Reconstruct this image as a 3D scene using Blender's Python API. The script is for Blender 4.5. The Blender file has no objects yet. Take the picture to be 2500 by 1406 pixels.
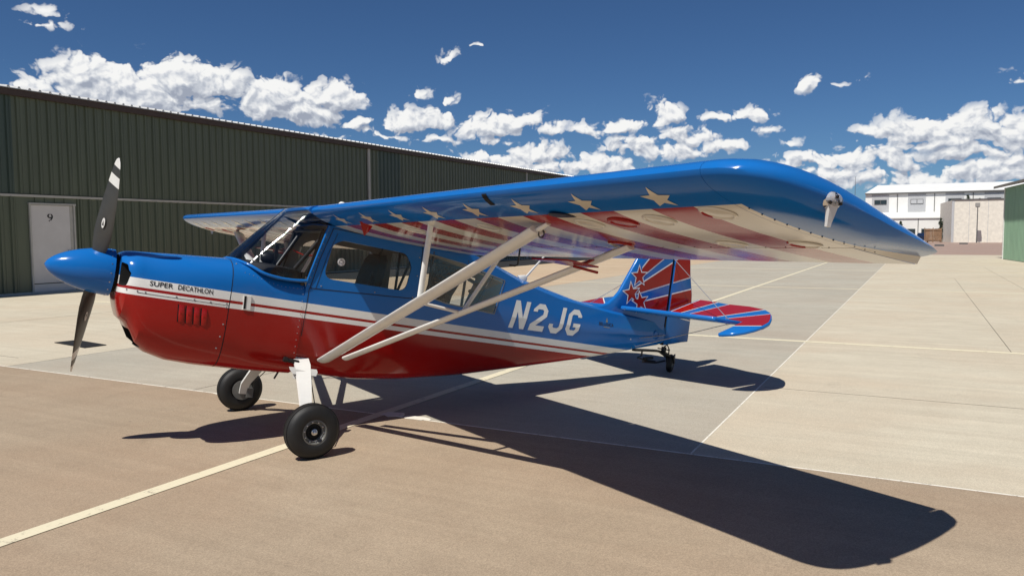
import bpy, bmesh, math, random
import numpy as np
from mathutils import Vector, Matrix
random.seed(7)
PI = math.pi
sc = bpy.context.scene
COL = sc.collection
R = math.radians

# ------------------------------------------------------------------ camera
CX, CY, CH = -0.3813, -6.7476, 1.7211
YAW, PIT, ROL, FPX = 0.5996, -0.0699, -0.0052, 1890.95
W0, H0 = 2500.0, 1406.0
_f = Vector((math.sin(YAW)*math.cos(PIT), math.cos(YAW)*math.cos(PIT), math.sin(PIT)))
_r = Vector((math.cos(YAW), -math.sin(YAW), 0)); _u = _r.cross(_f)
_r, _u = math.cos(ROL)*_r+math.sin(ROL)*_u, -math.sin(ROL)*_r+math.cos(ROL)*_u
cam = bpy.data.cameras.new('Camera'); camo = bpy.data.objects.new('Camera', cam); COL.objects.link(camo)
cam.sensor_fit = 'HORIZONTAL'; cam.sensor_width = 36; cam.lens = FPX*36/W0
cam.clip_start = 0.05; cam.clip_end = 6000
camo.matrix_world = Matrix(((_r.x, _u.x, -_f.x, CX), (_r.y, _u.y, -_f.y, CY), (_r.z, _u.z, -_f.z, CH), (0, 0, 0, 1)))
sc.camera = camo
def raydir(px, py): return _f+_r*((px-W0/2)/FPX)+_u*((H0/2-py)/FPX)

# ------------------------------------------------------------------ light
SUN_AZ, SUN_EL = 0.3194, 1.018          # heading the light travels to, elevation
ldir = Vector((math.cos(SUN_AZ)*math.cos(SUN_EL), math.sin(SUN_AZ)*math.cos(SUN_EL), -math.sin(SUN_EL)))
sun = bpy.data.lights.new('Sun', 'SUN'); sun.energy = 5.0; sun.angle = R(0.53); sun.color = (1.0, 0.955, 0.88)
suno = bpy.data.objects.new('Sun', sun); COL.objects.link(suno)
suno.rotation_euler = ldir.to_track_quat('-Z', 'Y').to_euler(); suno.location = (-10, -5, 20)

world = bpy.data.worlds.new('World'); sc.world = world; world.use_nodes = True
SKY_STRENGTH = 0.05
def build_world():
    nt = world.node_tree; nt.nodes.clear()
    N = nt.nodes.new; L = nt.links.new
    out = N('ShaderNodeOutputWorld'); bg = N('ShaderNodeBackground'); bg.inputs['Strength'].default_value = SKY_STRENGTH
    sky = N('ShaderNodeTexSky'); sky.sky_type = 'NISHITA'; sky.sun_disc = False
    sky.sun_elevation = SUN_EL
    sky.sun_rotation = math.atan2(-ldir.x, -ldir.y)
    sky.altitude = 1900; sky.air_density = 1.0; sky.dust_density = 0.35; sky.ozone_density = 2.2
    # clouds: cumulus given by heading and elevation on the sky dome, broken up by noise
    blobs = [(120,225,80,38,1),(205,190,75,52,1.1),(300,215,90,52,1.3),(440,205,105,62,1.3),(545,205,70,42,1.1),(380,250,160,40,1.4),(480,255,90,40,1.1),(240,235,110,40,1.3),(150,250,60,25,.8),
      (690,245,85,50,1.4),(805,240,85,38,1.35),(650,268,60,40,1.2),(745,275,95,38,1.4),(860,235,35,20,.9),
      (872,305,40,22,.95),(985,300,80,30,1),(1075,292,52,32,1),(930,330,70,14,.7),(1020,235,32,18,.75),(1085,245,28,18,.75),(1097,147,26,17,.6),(1172,122,28,9,.5),(120,40,42,16,.55),(110,68,75,9,.45),
      (1200,318,85,34,1),(1265,298,62,32,1),(1350,316,38,22,.9),(1440,318,42,18,.95),(1520,303,60,22,1),(1615,288,62,32,1.05),(1760,296,50,16,.9),(1830,285,52,20,.95),(1870,320,35,12,.6),
      (1970,214,34,18,.85),(2100,205,20,9,.5),(2050,210,20,6,.4),(1930,345,25,12,.5),
      (1180,395,95,35,.9),(1320,380,90,34,1),(1300,415,140,30,.9),(1470,410,90,36,.95),(1540,362,85,32,1),(1690,335,80,26,1),(1640,370,90,26,.9),(1770,362,60,20,.95),(960,368,40,8,.7),(800,335,40,10,.5),(1090,340,80,12,.6),(1220,350,70,14,.6),
      (2125,320,42,15,.85),(2240,322,95,36,1.05),(2390,310,95,40,1.1),(2490,330,70,45,1.05),(2360,378,95,22,.9),(2300,350,130,20,.8),(1990,395,90,28,.95),(2090,385,90,32,1),(2190,395,80,30,.95),(2060,430,130,30,.9),(2250,440,130,30,.9),(2430,430,95,34,1),(2480,390,60,22,.8),(1960,430,80,20,.85),
      (2590,330,90,45,1),(2640,420,120,35,.9),(2560,200,70,30,.8),(-120,250,110,55,1),(-60,340,120,30,.9),(-220,330,90,40,.9),(2760,290,70,30,.9),
      (300,400,150,40,.9),(600,430,160,40,.9),(820,430,120,35,.9),(100,470,160,35,.8),(1000,440,120,25,.8)]
    A0 = YAW
    def ae(px, py):
        d = raydir(px, py).normalized()
        return math.atan2(d.x, d.y)-A0, math.asin(d.z)
    def m(op, a, b=None, c=None, tree=nt, clamp=False):
        n = tree.nodes.new('ShaderNodeMath'); n.operation = op; n.use_clamp = clamp
        for i, v in enumerate((a, b, c)):
            if v is None: continue
            if isinstance(v, (int, float)): n.inputs[i].default_value = v
            else: tree.links.new(v, n.inputs[i])
        return n.outputs[0]
    B_ = [ae(px, py)+(rx/FPX*1.28, ry/FPX*1.30, st) for (px, py, rx, ry, st) in blobs]
    def field_group(name, bl, det=8):
        g = bpy.data.node_groups.new(name, 'ShaderNodeTree')
        for n_ in 'AE': g.interface.new_socket(n_, in_out='INPUT', socket_type='NodeSocketFloat')
        for n_ in 'DH': g.interface.new_socket(n_, in_out='OUTPUT', socket_type='NodeSocketFloat')
        gi = g.nodes.new('NodeGroupInput'); go = g.nodes.new('NodeGroupOutput'); A, E = gi.outputs['A'], gi.outputs['E']
        mg = lambda op, a, b=None, c=None, clamp=False: m(op, a, b, c, g, clamp)
        def noise(sy, off, scale, detail, rough, col=False):
            cv = g.nodes.new('ShaderNodeCombineXYZ'); g.links.new(A, cv.inputs[0]); g.links.new(mg('MULTIPLY', E, sy), cv.inputs[1]); cv.inputs[2].default_value = off
            n = g.nodes.new('ShaderNodeTexNoise'); n.noise_dimensions = '3D'
            n.inputs['Scale'].default_value = scale; n.inputs['Detail'].default_value = detail; n.inputs['Roughness'].default_value = rough
            g.links.new(cv.outputs[0], n.inputs['Vector']); return n.outputs['Color' if col else 'Fac']
        wn = g.nodes.new('ShaderNodeSeparateColor'); g.links.new(noise(1.2, 3.3, 24, 3, .55, True), wn.inputs[0])
        A2 = mg('ADD', A, mg('MULTIPLY', mg('SUBTRACT', wn.outputs[0], .5), .042)); E2 = mg('ADD', E, mg('MULTIPLY', mg('SUBTRACT', wn.outputs[1], .5), .034))
        f = None; h = None
        for (a, e, ra, re, st) in bl:
            Ai = A2 if f is None else mg('MULTIPLY_ADD', f, 1e-7, A2)
            dx = mg('MULTIPLY_ADD', Ai, 1/ra, -a/ra); dy = mg('MULTIPLY_ADD', E2, 1/re, -e/re)
            dyf = mg('MAXIMUM', dy, mg('MULTIPLY', dy, -1.5))
            q = mg('SQRT', mg('MULTIPLY_ADD', dx, dx, mg('MULTIPLY', dyf, dyf)))
            v = mg('MULTIPLY_ADD', q, -st, st)
            f = v if f is None else mg('SMOOTH_MAX', f, v, .14)
        if f is None: f = mg('MULTIPLY_ADD', A, 0.0, -1.0)
        fb = noise(1.25, 0.0, 26, det, .66)
        cv = g.nodes.new('ShaderNodeCombineXYZ'); g.links.new(A2, cv.inputs[0]); g.links.new(mg('MULTIPLY', E2, 1.15), cv.inputs[1])
        vo = g.nodes.new('ShaderNodeTexVoronoi'); vo.voronoi_dimensions = '2D'; vo.feature = 'F1'; vo.inputs['Scale'].default_value = 34
        vo.inputs['Detail'].default_value = 2 if det > 4 else 0; vo.inputs['Roughness'].default_value = .55; vo.inputs['Lacunarity'].default_value = 2.3
        g.links.new(cv.outputs[0], vo.inputs['Vector']); fb2 = mg('SUBTRACT', 1.0, vo.outputs['Distance'])
        d = mg('ADD', mg('ADD', f, .02), mg('MULTIPLY_ADD', mg('SUBTRACT', fb, .5), 1.05, mg('MULTIPLY', mg('SUBTRACT', fb2, .47), .80)))
        g.links.new(d, go.inputs['D']); g.links.new(f, go.inputs['H']); return g
    tc = N('ShaderNodeTexCoord'); sp = N('ShaderNodeSeparateXYZ'); L(tc.outputs['Generated'], sp.inputs[0])
    az = m('SUBTRACT', m('ARCTAN2', sp.outputs[0], sp.outputs[1]), A0)
    az = m('SUBTRACT', m('FLOORED_MODULO', m('ADD', az, R(45)), R(90)), R(45))   # the cloud field repeats round the horizon
    el = m('ARCSINE', sp.outputs[2])
    tint = N('ShaderNodeMix'); tint.data_type = 'RGBA'; tint.blend_type = 'MULTIPLY'; tint.inputs['Factor'].default_value = 1.0
    tint.inputs['B'].default_value = SKY_TINT; L(sky.outputs[0], tint.inputs['A']); skyc = tint.outputs['Result']
    L(skyc, bg.inputs['Color']); last = bg.outputs[0]
    NS = 9; wd = R(90)/NS
    for k in range(NS):
        a0 = -R(45)+k*wd; a1 = a0+wd
        bl = [b_ for b_ in B_ if b_[0]+b_[2]*1.1+.035 > a0-.025 and b_[0]-b_[2]*1.1-.035 < a1+.025]
        ga, gb, gc = (field_group('cloud_field', bl, d_) for d_ in (7, 6, 3))
        def fieldnode(a, e, g):
            gn = N('ShaderNodeGroup'); gn.node_tree = g; L(a, gn.inputs['A']); L(e, gn.inputs['E']); return gn.outputs['D'], gn.outputs['H']
        D, Hf = fieldnode(az, el, ga)
        D1, _ = fieldnode(m('MULTIPLY_ADD', D, 1e-7, m('SUBTRACT', az, .0030)), m('ADD', el, .0055), gb)
        D2, H2 = fieldnode(m('MULTIPLY_ADD', D1, 1e-7, m('SUBTRACT', az, .010)), m('ADD', el, .024), gc)
        mask = N('ShaderNodeMapRange'); mask.interpolation_type = 'SMOOTHSTEP'; mask.inputs['From Min'].default_value = -.02; mask.inputs['From Max'].default_value = .24; L(D, mask.inputs['Value'])
        hor = N('ShaderNodeMapRange'); hor.inputs['From Min'].default_value = -.005; hor.inputs['From Max'].default_value = .01; L(sp.outputs[2], hor.inputs['Value'])
        opa = N('ShaderNodeMapRange'); opa.inputs['From Min'].default_value = -.10; opa.inputs['From Max'].default_value = .42; opa.inputs['To Min'].default_value = .22; L(Hf, opa.inputs['Value'])
        fac = m('MULTIPLY', m('MULTIPLY', mask.outputs[0], hor.outputs[0]), opa.outputs[0])
        s1 = m('MULTIPLY', m('SUBTRACT', D, D1), 1.05)
        s2 = m('MULTIPLY', m('MAXIMUM', D2, 0.0), -.30)
        lit = m('ADD', m('ADD', s1, s2), .78, clamp=True)
        cr = N('ShaderNodeValToRGB'); cr.color_ramp.elements[0].position = .10; cr.color_ramp.elements[0].color = (.36, .40, .49, 1)
        cr.color_ramp.elements[1].position = .98; cr.color_ramp.elements[1].color = (.97, .97, .96, 1)
        e = cr.color_ramp.elements.new(.52); e.color = (.60, .635, .70, 1); e = cr.color_ramp.elements.new(.78); e.color = (.82, .835, .86, 1)
        L(lit, cr.inputs[0])
        cs = N('ShaderNodeVectorMath'); cs.operation = 'SCALE'; cs.inputs['Scale'].default_value = CLOUD/SKY_STRENGTH; L(cr.outputs[0], cs.inputs[0])
        mix = N('ShaderNodeMix'); mix.data_type = 'RGBA'; L(fac, mix.inputs['Factor']); L(skyc, mix.inputs['A']); L(cs.outputs[0], mix.inputs['B'])
        bk = N('ShaderNodeBackground'); bk.inputs['Strength'].default_value = SKY_STRENGTH; L(mix.outputs['Result'], bk.inputs['Color'])
        sel = m('MULTIPLY', m('MULTIPLY', m('GREATER_THAN', az, a0), m('LESS_THAN', az, a1)), m('MULTIPLY', m('GREATER_THAN', el, -.01), m('LESS_THAN', el, .42)))
        ms = N('ShaderNodeMixShader'); L(sel, ms.inputs[0]); L(last, ms.inputs[1]); L(bk.outputs[0], ms.inputs[2]); last = ms.outputs[0]
    L(last, out.inputs[0])
    world.cycles.sampling_method = 'NONE'
CLOUD = .95
SKY_TINT = (0.62, 0.92, 1.25, 1)
build_world()
sc.cycles.max_bounces = 6; sc.cycles.diffuse_bounces = 2; sc.cycles.glossy_bounces = 3; sc.cycles.transmission_bounces = 4; sc.cycles.transparent_max_bounces = 10
sc.view_settings.view_transform = 'Standard'; sc.view_settings.look = 'None'
sc.view_settings.exposure = 0.0; sc.view_settings.gamma = 1.0; sc.view_settings.use_curve_mapping = False

# ------------------------------------------------------------------ helpers
def tag(o, label=None, cat=None, group=None, kind=None):
    if label: o['label'] = label
    if cat: o['category'] = cat
    if group: o['group'] = group
    if kind: o['kind'] = kind
    return o
def empty(name, loc=(0, 0, 0), rot=(0, 0, 0)):
    o = bpy.data.objects.new(name, None); COL.objects.link(o); o.location = loc; o.rotation_euler = rot
    o.empty_display_size = .2; return o
OFF = Vector((0, 0, 0))
def mesh_data(name, verts, faces, mats, mi=None, smooth=None):
    me = bpy.data.meshes.new(name)
    me.from_pydata([tuple(Vector(v)-OFF) for v in verts], [], faces)
    for m in (mats if isinstance(mats, (list, tuple)) else [mats]): me.materials.append(m)
    if mi is not None: me.polygons.foreach_set('material_index', mi)
    if smooth is not None:
        me.polygons.foreach_set('use_smooth', [True]*len(me.polygons)); me.set_sharp_from_angle(angle=R(smooth))
    me.update(); return me
def link(name, me, parent=None):
    o = bpy.data.objects.new(name, me); COL.objects.link(o); o.parent = parent; return o
def mk(name, verts, faces, mats, parent=None, mi=None, smooth=None):
    return link(name, mesh_data(name, verts, faces, mats, mi, smooth), parent)
class G:                                    # geometry collector
    def __init__(s): s.v = []; s.f = []; s.m = []
    def add(s, v, f, m=0):
        b = len(s.v); s.v += [tuple(x) for x in v]; s.f += [tuple(i+b for i in q) for q in f]; s.m += [m]*len(f); return s
    def box(s, a, b, m=0, M=None):
        x0, y0, z0 = a; x1, y1, z1 = b
        v = [Vector(p) for p in ((x0,y0,z0),(x1,y0,z0),(x1,y1,z0),(x0,y1,z0),(x0,y0,z1),(x1,y0,z1),(x1,y1,z1),(x0,y1,z1))]
        if M is not None: v = [M @ p for p in v]
        return s.add(v, [(3,2,1,0),(4,5,6,7),(0,1,5,4),(1,2,6,5),(2,3,7,6),(3,0,4,7)], m)
    def loft(s, rings, m=0, closed=True, caps=(True, True), mfun=None):
        n = len(rings[0]); v = [p for r in rings for p in r]; f = []; mm = []
        for i in range(len(rings)-1):
            for j in range(n if closed else n-1):
                k = (j+1) % n; f.append((i*n+j, i*n+k, (i+1)*n+k, (i+1)*n+j)); mm.append(mfun(i, j) if mfun else m)
        if caps[0]: f.append(tuple(range(n-1, -1, -1))); mm.append(mfun(0, -1) if mfun else m)
        if caps[1]: f.append(tuple((len(rings)-1)*n+j for j in range(n))); mm.append(mfun(len(rings)-1, -1) if mfun else m)
        b = len(s.v); s.v += [tuple(x) for x in v]; s.f += [tuple(i+b for i in q) for q in f]; s.m += mm; return s
    def tube(s, pts, r, n=8, m=0, caps=True):
        pts = [Vector(p) for p in pts]; rings = []
        rr = r if isinstance(r, (list, tuple)) else [r]*len(pts)
        up = None
        for i, p in enumerate(pts):
            t = (pts[min(i+1, len(pts)-1)]-pts[max(i-1, 0)]).normalized()
            if up is None: up = t.orthogonal().normalized()
            else: up = (up-t*up.dot(t)).normalized()
            w = t.cross(up)
            rings.append([p+(up*math.cos(2*PI*k/n)+w*math.sin(2*PI*k/n))*rr[i] for k in range(n)])
        return s.loft(rings, m, True, (caps, caps))
    def lathe(s, c, axis, prof, n=24, m=0, mlist=None, caps=True):   # prof: (along, radius)
        c = Vector(c); ax = Vector(axis).normalized(); u = ax.orthogonal().normalized(); w = ax.cross(u)
        rings = [[c+ax*a+(u*math.cos(2*PI*k/n)+w*math.sin(2*PI*k/n))*max(r, 1e-4) for k in range(n)] for a, r in prof]
        return s.loft(rings, m, True, (caps and prof[0][1] > 1e-3, caps and prof[-1][1] > 1e-3), (lambda i, j: mlist[min(i, len(mlist)-1)]) if mlist else None)
    def streamline(s, p, q, c0, t0, c1=None, t1=None, n=14, m=0, cdir=(1, 0, 0)):
        p, q = Vector(p), Vector(q); t = (q-p).normalized(); cd = Vector(cdir); cd = (cd-t*cd.dot(t)).normalized(); nd = t.cross(cd)
        c1 = c1 or c0; t1 = t1 or t0; rings = []
        for P, c, h in ((p, c0, t0), (q, c1, t1)):
            ring = []
            for k in range(n):
                a = 2*PI*k/n; x = math.cos(a); y = math.sin(a)*(1.0 if x < 0 else (1-.35*x))
                ring.append(P+cd*x*c/2+nd*y*h/2)
            rings.append(ring)
        return s.loft(rings, m)
    def obj(s, name, mats, parent=None, smooth=None): return mk(name, s.v, s.f, mats, parent, s.m, smooth)
    def data(s, name, mats, smooth=None): return mesh_data(name, s.v, s.f, mats, s.m, smooth)
def interp(x, xs, ys):
    return float(np.interp(x, xs, ys))
def rounded(pts, r, n=5):
    out = []; N_ = len(pts)
    for i in range(N_):
        p = Vector(pts[i]); a = Vector(pts[i-1]); b = Vector(pts[(i+1) % N_])
        rr = r[i] if isinstance(r, (list, tuple)) else r
        d1 = (a-p); d2 = (b-p); ang = d1.angle(d2); k = min(rr/math.tan(ang/2), .48*d1.length, .48*d2.length)
        P1 = p+d1.normalized()*k; P2 = p+d2.normalized()*k
        for j in range(n+1):
            t = j/n; out.append(tuple((1-t)**2*P1+2*t*(1-t)*p+t*t*P2))
    return out

# ------------------------------------------------------------------ materials
def newmat(name):
    m = bpy.data.materials.new(name); m.use_nodes = True
    return m, m.node_tree, m.node_tree.nodes['Principled BSDF']
def nmath(nt, op, a, b=None, c=None, clamp=False):
    n = nt.nodes.new('ShaderNodeMath'); n.operation = op; n.use_clamp = clamp
    for i, v in enumerate((a, b, c)):
        if v is None: continue
        if isinstance(v, (int, float)): n.inputs[i].default_value = v
        else: nt.links.new(v, n.inputs[i])
    return n.outputs[0]
def nmix(nt, f, a, b, blend='MIX'):
    n = nt.nodes.new('ShaderNodeMix'); n.data_type = 'RGBA'; n.blend_type = blend
    for s, v in (('Factor', f), ('A', a), ('B', b)):
        if isinstance(v, (int, float)): n.inputs[s].default_value = v
        elif isinstance(v, tuple): n.inputs[s].default_value = v if len(v) == 4 else v+(1,)
        else: nt.links.new(v, n.inputs[s])
    return n.outputs['Result']
def nnoise(nt, vec, scale, detail=4, rough=.55, dist=0):
    n = nt.nodes.new('ShaderNodeTexNoise'); n.inputs['Scale'].default_value = scale; n.inputs['Detail'].default_value = detail
    n.inputs['Roughness'].default_value = rough; n.inputs['Distortion'].default_value = dist
    if vec is not None: nt.links.new(vec, n.inputs['Vector'])
    return n.outputs['Fac']
def nrange(nt, v, a, b, c=0., d=1.):
    n = nt.nodes.new('ShaderNodeMapRange'); n.inputs['From Min'].default_value = a; n.inputs['From Max'].default_value = b
    n.inputs['To Min'].default_value = c; n.inputs['To Max'].default_value = d; nt.links.new(v, n.inputs['Value']); return n.outputs[0]
def nbump(nt, b, h, strength, dist=.01):
    n = nt.nodes.new('ShaderNodeBump'); n.inputs['Strength'].default_value = strength; n.inputs['Distance'].default_value = dist
    nt.links.new(h, n.inputs['Height']); nt.links.new(n.outputs[0], b.inputs['Normal']); return n
def objvec(nt):
    return nt.nodes.new('ShaderNodeTexCoord').outputs['Object']
def scaled(nt, v, s, off=(0, 0, 0)):
    n = nt.nodes.new('ShaderNodeMapping'); n.inputs['Scale'].default_value = s; n.inputs['Location'].default_value = off; nt.links.new(v, n.inputs['Vector']); return n.outputs[0]
def plain(name, col, rough=.5, metal=0., spec=.5, coat=0., var=.08, nscale=6., bump=0., bscale=60.):
    m, nt, b = newmat(name); v = objvec(nt)
    f = nrange(nt, nnoise(nt, v, nscale, 5), .3, .7, 1-var, 1+var)
    c = nt.nodes.new('ShaderNodeVectorMath'); c.operation = 'SCALE'; c.inputs[0].default_value = col; nt.links.new(f, c.inputs['Scale'])
    nt.links.new(c.outputs[0], b.inputs['Base Color'])
    b.inputs['Roughness'].default_value = rough; b.inputs['Metallic'].default_value = metal; b.inputs['Specular IOR Level'].default_value = spec
    b.inputs['Coat Weight'].default_value = coat; b.inputs['Coat Roughness'].default_value = .06
    if bump: nbump(nt, b, nnoise(nt, v, bscale, 3), bump, .01)
    return m
BLUE = (.007, .135, .45); RED = (.31, .007, .005); WHITE = (.80, .795, .76)
def paintmat(name, colour_fn, rough=.14, coat=0., wav=.02, grime=.03, spec=.32):
    """glossy aircraft paint; colour_fn(nt, x, y, z) gets aircraft-frame sockets"""
    m, nt, b = newmat(name); v = objvec(nt)
    add = nt.nodes.new('ShaderNodeVectorMath'); add.operation = 'ADD'; add.inputs[1].default_value = tuple(PLANE_OFF); nt.links.new(v, add.inputs[0])
    sp = nt.nodes.new('ShaderNodeSeparateXYZ'); nt.links.new(add.outputs[0], sp.inputs[0])
    c = colour_fn(nt, *sp.outputs)
    g = nrange(nt, nnoise(nt, scaled(nt, v, (1.5, 4, 4)), 3, 6, .6), .35, .75, 0., grime)
    c = nmix(nt, g, c, (.22, .20, .18))
    if isinstance(c, tuple): b.inputs['Base Color'].default_value = c+(1,)
    else: nt.links.new(c, b.inputs['Base Color'])
    rn = nrange(nt, nnoise(nt, v, 9, 5), .3, .7, rough*.8, rough*1.3); nt.links.new(rn, b.inputs['Roughness'])
    b.inputs['Coat Weight'].default_value = coat; b.inputs['Coat Roughness'].default_value = .05; b.inputs['Specular IOR Level'].default_value = spec
    h = nmath(nt, 'ADD', nnoise(nt, v, 2.2, 2), nmath(nt, 'MULTIPLY', nnoise(nt, v, 45, 2), .03))
    bp = nbump(nt, b, h, wav, .05)
    nt.links.new(bp.outputs[0], b.inputs['Coat Normal'])
    return m

# aircraft frame: x aft from the spinner tip, y to starboard, z up, thrust line z = 0
TH, Z0 = 0.1815, 1.5173
def toB(X):
    c, s = math.cos(TH), math.sin(TH); z = X[2]-Z0
    return Vector((X[0]*c-z*s, X[1], X[0]*s+z*c))
ROOT_W = Vector((1.6615, 0, 0)); PLANE_OFF = toB(ROOT_W)

def stripes_fn(nt, x, y, z):
    v = nmath(nt, 'ADD', nmath(nt, 'ADD', z, -.0037), nmath(nt, 'MULTIPLY', x, .0165))
    v = nmath(nt, 'ADD', v, 0.0)
    c = nmix(nt, nmath(nt, 'GREATER_THAN', v, -.130), RED, WHITE)
    c = nmix(nt, nmath(nt, 'GREATER_THAN', v, -.090), c, RED)
    c = nmix(nt, nmath(nt, 'GREATER_THAN', v, -.067), c, WHITE)
    return nmix(nt, nmath(nt, 'GREATER_THAN', v, 0.0), c, BLUE)
def under_fn(nt, x, y, z):
    ay = nmath(nt, 'ABSOLUTE', y)
    t = nmath(nt, 'DIVIDE', nmath(nt, 'SUBTRACT', 4.69, ay), .2535)
    par = nmath(nt, 'MODULO', nmath(nt, 'FLOOR', t), 2.0)
    c = nmix(nt, nmath(nt, 'GREATER_THAN', par, .5), (.70, .66, .57), (.34, .018, .016))
    c = nmix(nt, nmath(nt, 'LESS_THAN', x, 2.05), c, BLUE)
    return nmix(nt, nmath(nt, 'GREATER_THAN', ay, 4.69), c, BLUE)
M = {}
M['stripes'] = paintmat('fuselage_paint', stripes_fn)
M['under'] = paintmat('wing_underside_paint', under_fn, rough=.12, wav=.03, spec=.16)
M['blue'] = paintmat('blue_paint', lambda nt, x, y, z: BLUE, grime=.03)
M['red'] = paintmat('red_paint', lambda nt, x, y, z: RED, grime=.03)
M['white'] = paintmat('white_paint', lambda nt, x, y, z: WHITE, grime=.10)
M['cream'] = paintmat('cream_star_paint', lambda nt, x, y, z: (.66, .60, .48), grime=.05)
M['black'] = plain('black_paint', (.012, .012, .013), .4)
M['dark'] = plain('dark_interior', (.016, .016, .019), .7, bump=.2)
M['void'] = plain('dark_void', (.004, .004, .004), .9)
M['liner'] = plain('headliner', (.36, .33, .28), .8)
M['rubber'] = plain('tyre_rubber', (.008, .008, .008), .6, var=.3, nscale=14, bump=.15, bscale=120)
M['steel'] = plain('bare_steel', (.55, .55, .56), .28, metal=1)
M['alloy'] = plain('wheel_alloy', (.17, .17, .16), .42, metal=.35)
M['chrome'] = plain('chrome', (.8, .8, .8), .12, metal=1)
M['prop'] = plain('propeller_grey', (.050, .050, .046), .38, var=.15)
M['seam'] = plain('panel_gap', (.008, .010, .014), .8)
M['wire'] = plain('bracing_wire', (.62, .62, .60), .3, metal=.8)
M['net'] = plain('cargo_net', (.10, .09, .07), .8)
def glassmat(name, tint=(.93, .95, .94), ior=1.5):
    m = bpy.data.materials.new(name); m.use_nodes = True; nt = m.node_tree; nt.nodes.clear()
    out = nt.nodes.new('ShaderNodeOutputMaterial'); tr = nt.nodes.new('ShaderNodeBsdfTransparent'); gl = nt.nodes.new('ShaderNodeBsdfGlossy')
    tr.inputs[0].default_value = tint+(1,); gl.inputs['Roughness'].default_value = .03
    fr = nt.nodes.new('ShaderNodeFresnel'); fr.inputs[0].default_value = ior; mx = nt.nodes.new('ShaderNodeMixShader')
    v = objvec(nt); bp = nt.nodes.new('ShaderNodeBump'); bp.inputs['Strength'].default_value = .12; bp.inputs['Distance'].default_value = .02
    nt.links.new(nnoise(nt, v, 9, 5, .6), bp.inputs['Height']); nt.links.new(bp.outputs[0], gl.inputs['Normal'])
    nt.links.new(nmath(nt, 'MULTIPLY', fr.outputs[0], 1.1, clamp=True), mx.inputs[0])
    nt.links.new(tr.outputs[0], mx.inputs[1]); nt.links.new(gl.outputs[0], mx.inputs[2]); nt.links.new(mx.outputs[0], out.inputs[0]); return m
M['glass'] = glassmat('cabin_perspex', (.80, .81, .80))
M['wglass'] = glassmat('windshield_perspex', (.78, .80, .82))
M['bglass'] = plain('building_window_glass', (.02, .03, .035), .08, spec=.8)
m, nt, b = newmat('light_lens'); b.inputs['Base Color'].default_value = (.85, .85, .88, 1); b.inputs['Roughness'].default_value = .05; b.inputs['Transmission Weight'].default_value = .6; M['lens'] = m

# ------------------------------------------------------------------ ground
ANG = R(28); UU = Vector((math.cos(ANG), math.sin(ANG), 0)); VV = Vector((math.sin(ANG), -math.cos(ANG), 0))
def uv(u, v, z=0.): return UU*u+VV*v+Vector((0, 0, z))
def concrete(name, c1, c2, c3, grain=1., streak=.5):
    m, nt, b = newmat(name)
    geo = nt.nodes.new('ShaderNodeNewGeometry'); pos = geo.outputs['Position']
    rot = nt.nodes.new('ShaderNodeMapping'); rot.inputs['Rotation'].default_value = (0, 0, -ANG); nt.links.new(pos, rot.inputs['Vector']); p = rot.outputs[0]
    big = nnoise(nt, p, .35, 4, .6, .4); mid = nnoise(nt, p, 2.3, 4, .62)
    c = nmix(nt, nrange(nt, big, .32, .68), c1, c2)
    c = nmix(nt, nrange(nt, mid, .45, .75, 0, .55), c, c3)
    # drag-broom and tyre streaks across the slab
    st = nnoise(nt, scaled(nt, p, (2.6, .12, 1)), 3.2, 4, .65)
    c = nmix(nt, nrange(nt, st, .46, .68, 0, streak), c, tuple(k*.78 for k in c1))
    st2 = nnoise(nt, scaled(nt, p, (1.9, .10, 1), (7, 3, 0)), 2.6, 3, .6)
    c = nmix(nt, nrange(nt, st2, .48, .7, 0, streak*.8), c, tuple(min(1, k*1.25) for k in c2))
    # patches of older, pinker concrete
    hue = nnoise(nt, scaled(nt, p, (1, .6, 1), (13, 5, 0)), .55, 4, .6, .5)
    c = nmix(nt, nrange(nt, hue, .42, .72, 0, .45), c, (c1[0]*1.02, c1[1]*.90, c1[2]*.84))
    # aggregate
    vo = nt.nodes.new('ShaderNodeTexVoronoi'); vo.inputs['Scale'].default_value = 165; nt.links.new(p, vo.inputs['Vector'])
    sp = nt.nodes.new('ShaderNodeSeparateColor'); nt.links.new(vo.outputs['Color'], sp.inputs[0])
    ag = nrange(nt, sp.outputs[0], 0, 1, 1-.30*grain, 1+.30*grain)
    fine = nrange(nt, nnoise(nt, p, 420, 2), .25, .75, 1-.22*grain, 1+.22*grain)
    sc_ = nt.nodes.new('ShaderNodeVectorMath'); sc_.operation = 'SCALE'; nt.links.new(c, sc_.inputs[0]); nt.links.new(nmath(nt, 'MULTIPLY', ag, fine), sc_.inputs['Scale'])
    c = sc_.outputs[0]
    # a few dark spots and stains
    spots = nt.nodes.new('ShaderNodeTexVoronoi'); spots.inputs['Scale'].default_value = 1.7; nt.links.new(p, spots.inputs['Vector'])
    c = nmix(nt, nrange(nt, spots.outputs['Distance'], .012, .03, .7, 0), c, (.05, .045, .04))
    stain = nnoise(nt, scaled(nt, p, (1, 1, 1), (31, 12, 0)), .8, 4, .7, .8)
    c = nmix(nt, nrange(nt, stain, .62, .75, 0, .35), c, tuple(k*.62 for k in c1))
    nt.links.new(c, b.inputs['Base Color']); b.inputs['Roughness'].default_value = .85; b.inputs['Specular IOR Level'].default_value = .3
    nbump(nt, b, nmath(nt, 'ADD', sp.outputs[0], nnoise(nt, p, 420, 2)), .35*grain, .003)
    return m
M['c_brown'] = concrete('exposed_aggregate_concrete', (.335, .262, .184), (.385, .305, .218), (.285, .22, .155), .6, .25)
M['c_grey'] = concrete('grey_concrete', (.39, .36, .295), (.445, .415, .34), (.345, .315, .255), .5, .28)
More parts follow.
